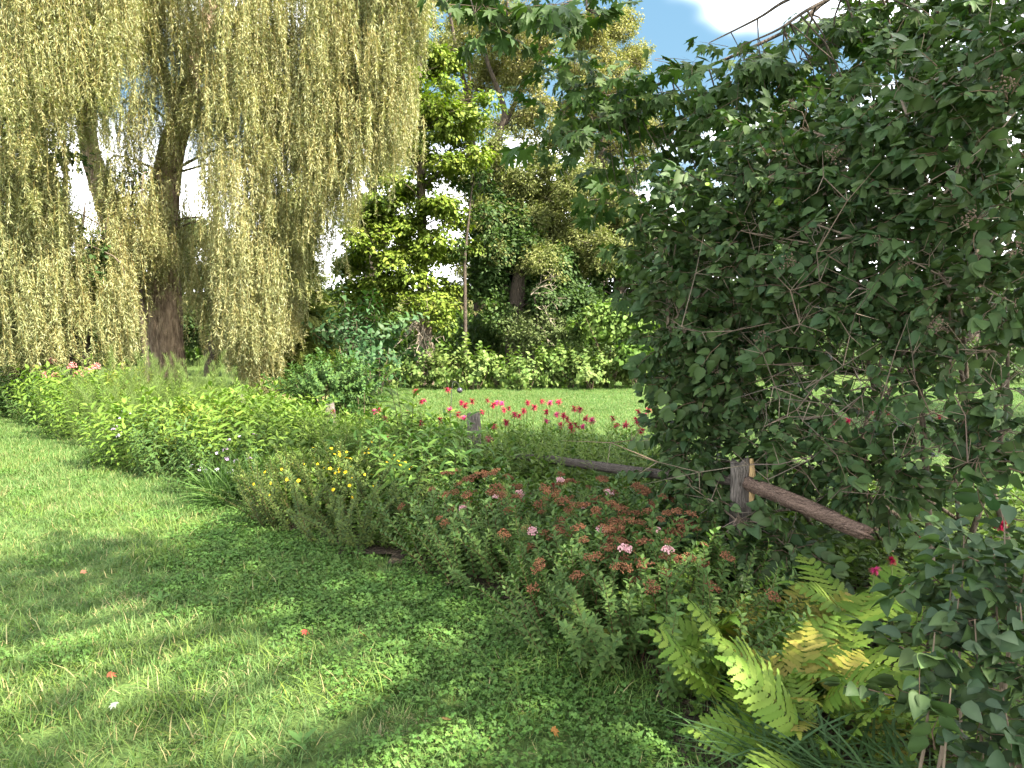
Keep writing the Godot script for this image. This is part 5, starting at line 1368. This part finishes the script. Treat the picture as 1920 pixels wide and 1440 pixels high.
	gl.albedo_color = Color(0.3, 0.28, 0.32); gl.roughness = 0.12; gl.metallic = 0.6
	sp.material = gl
	part("ball", sp, root, Transform3D(Basis(), hk))
	# ---- low leaves everywhere between the plants
	var xfs := []
	var cols := []
	var low := shoots(4, {"H": 0.26, "n": 17, "L": 0.07, "W": 0.036, "prof": OVATE, "lo": 1.5, "hi": 0.8, "ca": Color(0.06, 0.11, 0.022), "cb": Color(0.11, 0.17, 0.03), "droop": 0.3, "r": 0.002}, M.leaf)
	while xfs.size() < 11500:
		var p := Vector2(rr(-15, 6), rr(-17, -1.2))
		if not Geometry2D.is_point_in_polygon(p, bed): continue
		if absf(p.x) > 0.8 * -p.y + 0.6: continue
		var ed := edge_dist(p)
		if ed < 0.07: continue
		var s := rr(0.6, 1.2) * clampf(0.85 + ed * 0.7, 0.85, 1.3) * (1.0 if -p.y < 6 else 1.15) * (0.45 if -p.y < 3.9 and p.x > 0.75 else 1.0)
		xfs.append(Transform3D(up_basis(Vector3(rr(-0.4, 0.4), 1, rr(-0.4, 0.4)), rr(0, TAU)).scaled(Vector3.ONE * s), Vector3(p.x, gy(p.x, p.y) + 0.01, p.y)))
		cols.append(tint(0.18))
	var o := Node3D.new()
	o.name = numbered("bed_undergrowth")
	add_child(o)
	tag(o, "low mixed leaves covering the earth of the flower bed", "undergrowth", "", "stuff")
	spread("foliage", low, xfs, cols, o)

func fern(called, label, q: Array, fr: Array, yf: Array, share: float):
	var c := gp(q[0], q[1])
	var o := thing(called, c, label, "fern", "ferns in the bed")
	for k in q[2]:
		var t: float = TAU * k / q[2] + rr(-0.3, 0.3)
		var m = pick(yf) if rng.randf() < share else pick(fr)
		part("frond", m, o, Transform3D((Basis(Vector3.UP, t) * Basis(Vector3.BACK, rr(-0.35, 0.6)) * Basis(Vector3.RIGHT, rr(-0.5, 0.5))).scaled(Vector3.ONE * q[3] * rr(0.6, 1.12)), Vector3(cos(t) * 0.05, -0.01, -sin(t) * 0.05)))

func flower_on_stem(called, label, group, q: Array, head: Mesh, scale: float, short: bool):
	var h := at(q[0], q[1], q[2])
	var g := ground(h + Vector3(rr(-0.06, 0.06), 0, rr(-0.06, 0.06)))
	var root := thing(called, g, label, "flower", group)
	var t := h - g
	var a := Acc.new()
	tube(a, [Vector3.ZERO, t * 0.5 + Vector3(rr(-0.02, 0.02), 0, rr(-0.02, 0.02)), t], [0.005, 0.004, 0.003], 4, Color(0.12, 0.15, 0.05))
	for k in (4 if short else 10):
		var p := t * (0.12 + 0.09 * floorf(k / 2.0) * (2.0 if short else 1.6))
		leaf(a, Transform3D(Basis(Vector3.UP, k * PI + floorf(k / 2.0) * 1.5) * Basis(Vector3.BACK, rr(0.0, 0.5)), p), rr(0.06, 0.1) * scale, 0.03 * scale, LANCE, 0.25, rr(0.2, 0.6), vary(Color(0.075, 0.13, 0.03), 0.15))
	part("stem", a.mesh(M.leaf), root)
	part("flower_head", head, root, Transform3D(up_basis(Vector3(rr(-0.3, 0.3), 1, rr(-0.1, 0.4)), rr(0, 6)).scaled(Vector3.ONE * scale * rr(0.85, 1.15)), t))

# ---------------------------------------------------------------- the lawn
func tuft(n: int, h: float, w: float, r: float, ca: Color, cb: Color) -> Acc:
	var a := Acc.new()
	for k in n:
		var p := Vector3(rr(-r, r), 0, rr(-r, r))
		var b := Basis(Vector3.UP, rr(0, TAU)) * Basis(Vector3.BACK, rr(0.4, 1.45))
		leaf(a, Transform3D(b, p), h * rr(0.4, 1.25), w * rr(0.7, 1.2), [0.9, 0.8, 0.0], 0.3, rr(0.1, 0.8), vary(ca.lerp(cb, rng.randf()) if rng.randf() > 0.07 else Color(0.24, 0.22, 0.1), 0.28))
	return a
func clover(n: int, r: float) -> Acc:
	var a := Acc.new()
	for k in n:
		var p := Vector3(rr(-r, r), rr(0.02, 0.05), rr(-r, r))
		var col := vary(Color(0.075, 0.145, 0.03), 0.25)
		var tl := Basis.from_euler(Vector3(rr(-0.5, 0.5), rr(0, 6), rr(-0.5, 0.5)))
		var s := rr(0.008, 0.0135)
		for j in 3: leaf(a, Transform3D(tl * Basis(Vector3.UP, TAU * j / 3), p), s, s, [0.2, 1.0, 0.6], 0.12, 0.15, col)
		leaf(a, Transform3D(Basis(Vector3.BACK, 1.5), Vector3(p.x, 0, p.z)), p.y, 0.0015, SLIM, 0, 0, col)
	return a
func build_lawn():
	var ca := Color(0.048, 0.11, 0.026)
	var cb := Color(0.125, 0.185, 0.055)
	var short_ := []
	var long_ := []
	var clo := []
	for k in 6: short_.append(tuft(640, 0.07, 0.0045, 0.24, ca, cb).mesh(M.grass))
	for k in 3: long_.append(tuft(70, 0.15, 0.0055, 0.13, Color(0.08, 0.14, 0.025), Color(0.13, 0.19, 0.035)).mesh(M.grass))
	for k in 4: clo.append(clover(300, 0.2).mesh(M.leaf))
	var dry := tuft(120, 0.05, 0.003, 0.12, Color(0.24, 0.2, 0.1), Color(0.32, 0.27, 0.15)).mesh(M.grass)
	var sx := []
	var sc := []
	var lx := []
	var lc := []
	var kx := []
	var kc := []
	var dx := []
	var nn := FastNoiseLite.new()
	nn.seed = 3; nn.frequency = 0.7
	# the lawn in front, on a jittered grid
	var z := 0.9
	while z < 17.5:
		var x := -0.8 * z - 1.0
		while x < 1.6:
			var p := Vector2(x + rr(-0.1, 0.1), -z + rr(-0.1, 0.1))
			x += 0.36
			if Geometry2D.is_point_in_polygon(p, bed): continue
			var nv := nn.get_noise_2d(p.x, p.y)
			sx.append(Transform3D(Basis(Vector3.UP, rr(0, TAU)).scaled(Vector3(1, rr(0.8, 1.15) * (1.0 + 0.35 * nv), 1)), Vector3(p.x, gy(p.x, p.y) - 0.004, p.y)))
			sc.append(vary(Color(1, 1, 1).lerp(Color(1.2, 1.1, 1.0), clampf(nv + 0.3, 0, 1)), 0.1))
		z += 0.36
	z = 0.9
	while z < 9.0:
		var x := -0.8 * z - 0.6
		while x < 1.6:
			var p := Vector2(x + rr(-0.08, 0.08), -z + rr(-0.08, 0.08))
			x += 0.24
			if Geometry2D.is_point_in_polygon(p, bed): continue
			var nv := nn.get_noise_2d(p.x, p.y)
			var q := Vector3(p.x, gy(p.x, p.y) - 0.004, p.y)
			var b := Basis(Vector3.UP, rr(0, TAU))
			var d := edge_dist(p)
			if p.x > -2.4 and d < 1.0 + nv * 0.9 and rng.randf() < 0.95:
				kx.append(Transform3D(b.scaled(Vector3(1, rr(0.8, 1.3), 1)), q)); kc.append(tint(0.12))
			elif rng.randf() < 0.1: 
				kx.append(Transform3D(b.scaled(Vector3(0.7, rr(0.8, 1.2), 0.7)), q)); kc.append(tint(0.12))
			var lw := nn.get_noise_2d(p.x * 1.3 + 40, p.y * 1.3)
			if lw > 0.25 or (p.x < -0.9 and z < 3.6 and rng.randf() < 0.4):
				lx.append(Transform3D(b.scaled(Vector3(1, rr(0.5, 1.0), 1)), q)); lc.append(tint(0.12))
			if nn.get_noise_2d(p.x * 2.2 - 30, p.y * 2.2) > 0.38: dx.append(Transform3D(b, q))
		z += 0.24
	# the lawn behind the bed
	z = 6.5
	while z < 20.4:
		var x := 3.2 - z
		while x < 0.8 * z:
			var p := Vector2(x + rr(-0.1, 0.1), -z + rr(-0.1, 0.1))
			x += 0.42
			if Geometry2D.is_point_in_polygon(p, bed): continue
			sx.append(Transform3D(Basis(Vector3.UP, rr(0, TAU)).scaled(Vector3(1.1, rr(0.7, 1.0), 1.1)), Vector3(p.x, gy(p.x, p.y) - 0.004, p.y)))
			sc.append(vary(Color(1, 1.03, 1), 0.1))
		z += 0.42
	var o := Node3D.new()
	o.name = numbered("lawn_grass")
	add_child(o)
	tag(o, "mown green lawn grass in front of and behind the bed", "grass", "", "stuff")
	spread("short_grass", short_, sx, sc, o)
	spread("long_grass", long_, lx, lc, o)
	var dr = many("dry_grass", dry, dx, null, o)
	dr.set_meta("kind", "stuff")
	o = Node3D.new()
	o.name = numbered("clover_foliage")
	add_child(o)
	tag(o, "dark green clover carpet along the bed's lawn edge", "clover", "", "stuff")
	spread("foliage", clo, kx, kc, o)
	# broad weeds and fallen leaves, one by one
	var blade := Acc.new()
	leaf(blade, Transform3D(), 0.07, 0.024, [0.3, 0.7, 1.0, 0.8, 0.0], 0.2, 0.25, Color(0.07, 0.14, 0.035), 0.05)
	var bm := blade.mesh(M.leaf)
	for q in [[850, 1160, "weed rosette in the clover below the spirea"], [640, 1185, "weed rosette left of the red fallen leaves"], [565, 1400, "broad weed rosette at the bottom of the lawn"], [730, 1220, "weed rosette right of the red fallen leaves"], [545, 1075, "weed rosette at the start of the clover"], [1150, 1260, "broad weed rosette near the small fern"], [300, 1130, "weed rosette in the left lawn"], [910, 1260, "weed rosette in the middle of the clover"], [420, 1090, "weed rosette in the shaded turf"], [1190, 1400, "broad weed rosette at the bottom edge beside the ferns"], [330, 980, "weed rosette far up the lawn"], [1010, 1300, "weed rosette above the orange fallen leaf"]]:
		var root := thing("weed_rosette", gpix(q[0], q[1]), q[2], "weed", "lawn weeds")
		for k in 7:
			part("leaf", bm, root, Transform3D((Basis(Vector3.UP, k * 0.9 + rr(-0.2, 0.2)) * Basis(Vector3.BACK, rr(0.35, 0.9))).scaled(Vector3.ONE * rr(0.7, 1.15)), Vector3(0, 0.012, 0)))
	for q in [[150, 1086, Color(0.5, 0.22, 0.13), "pinkish dry fallen leaf on the left lawn"], [200, 1281, Color(0.3, 0.1, 0.05), "brown fallen leaf among the long grass"], [570, 1195, Color(0.4, 0.07, 0.05), "red fallen leaf by the clover"], [675, 1204, Color(0.3, 0.06, 0.05), "dark red fallen leaf in the clover"], [840, 1372, Color(0.38, 0.24, 0.1), "tan fallen leaf low in the clover"], [1032, 1385, Color(0.5, 0.24, 0.07), "orange fallen leaf at the bottom of the clover"], [220, 1335, Color(0.45, 0.5, 0.38), "pale upturned leaf on the near lawn"], [98, 781, Color(0.55, 0.16, 0.05), "orange leaf at the far bed's lawn edge"]]:
		var a := Acc.new()
		maple_leaf(a, Transform3D(Basis.from_euler(Vector3(rr(-0.4, 0.4), rr(0, 6), rr(-0.4, 0.4)))), 0.045, q[2] * Color(0.7, 0.7, 0.7))
		var p := gpix(q[0], q[1]) + Vector3(0, 0.045, 0)
		tag(part("fallen_leaf", a.mesh(M.leaf), self, Transform3D(Basis(), p)), q[3], "leaf", "fallen leaves on the lawn")
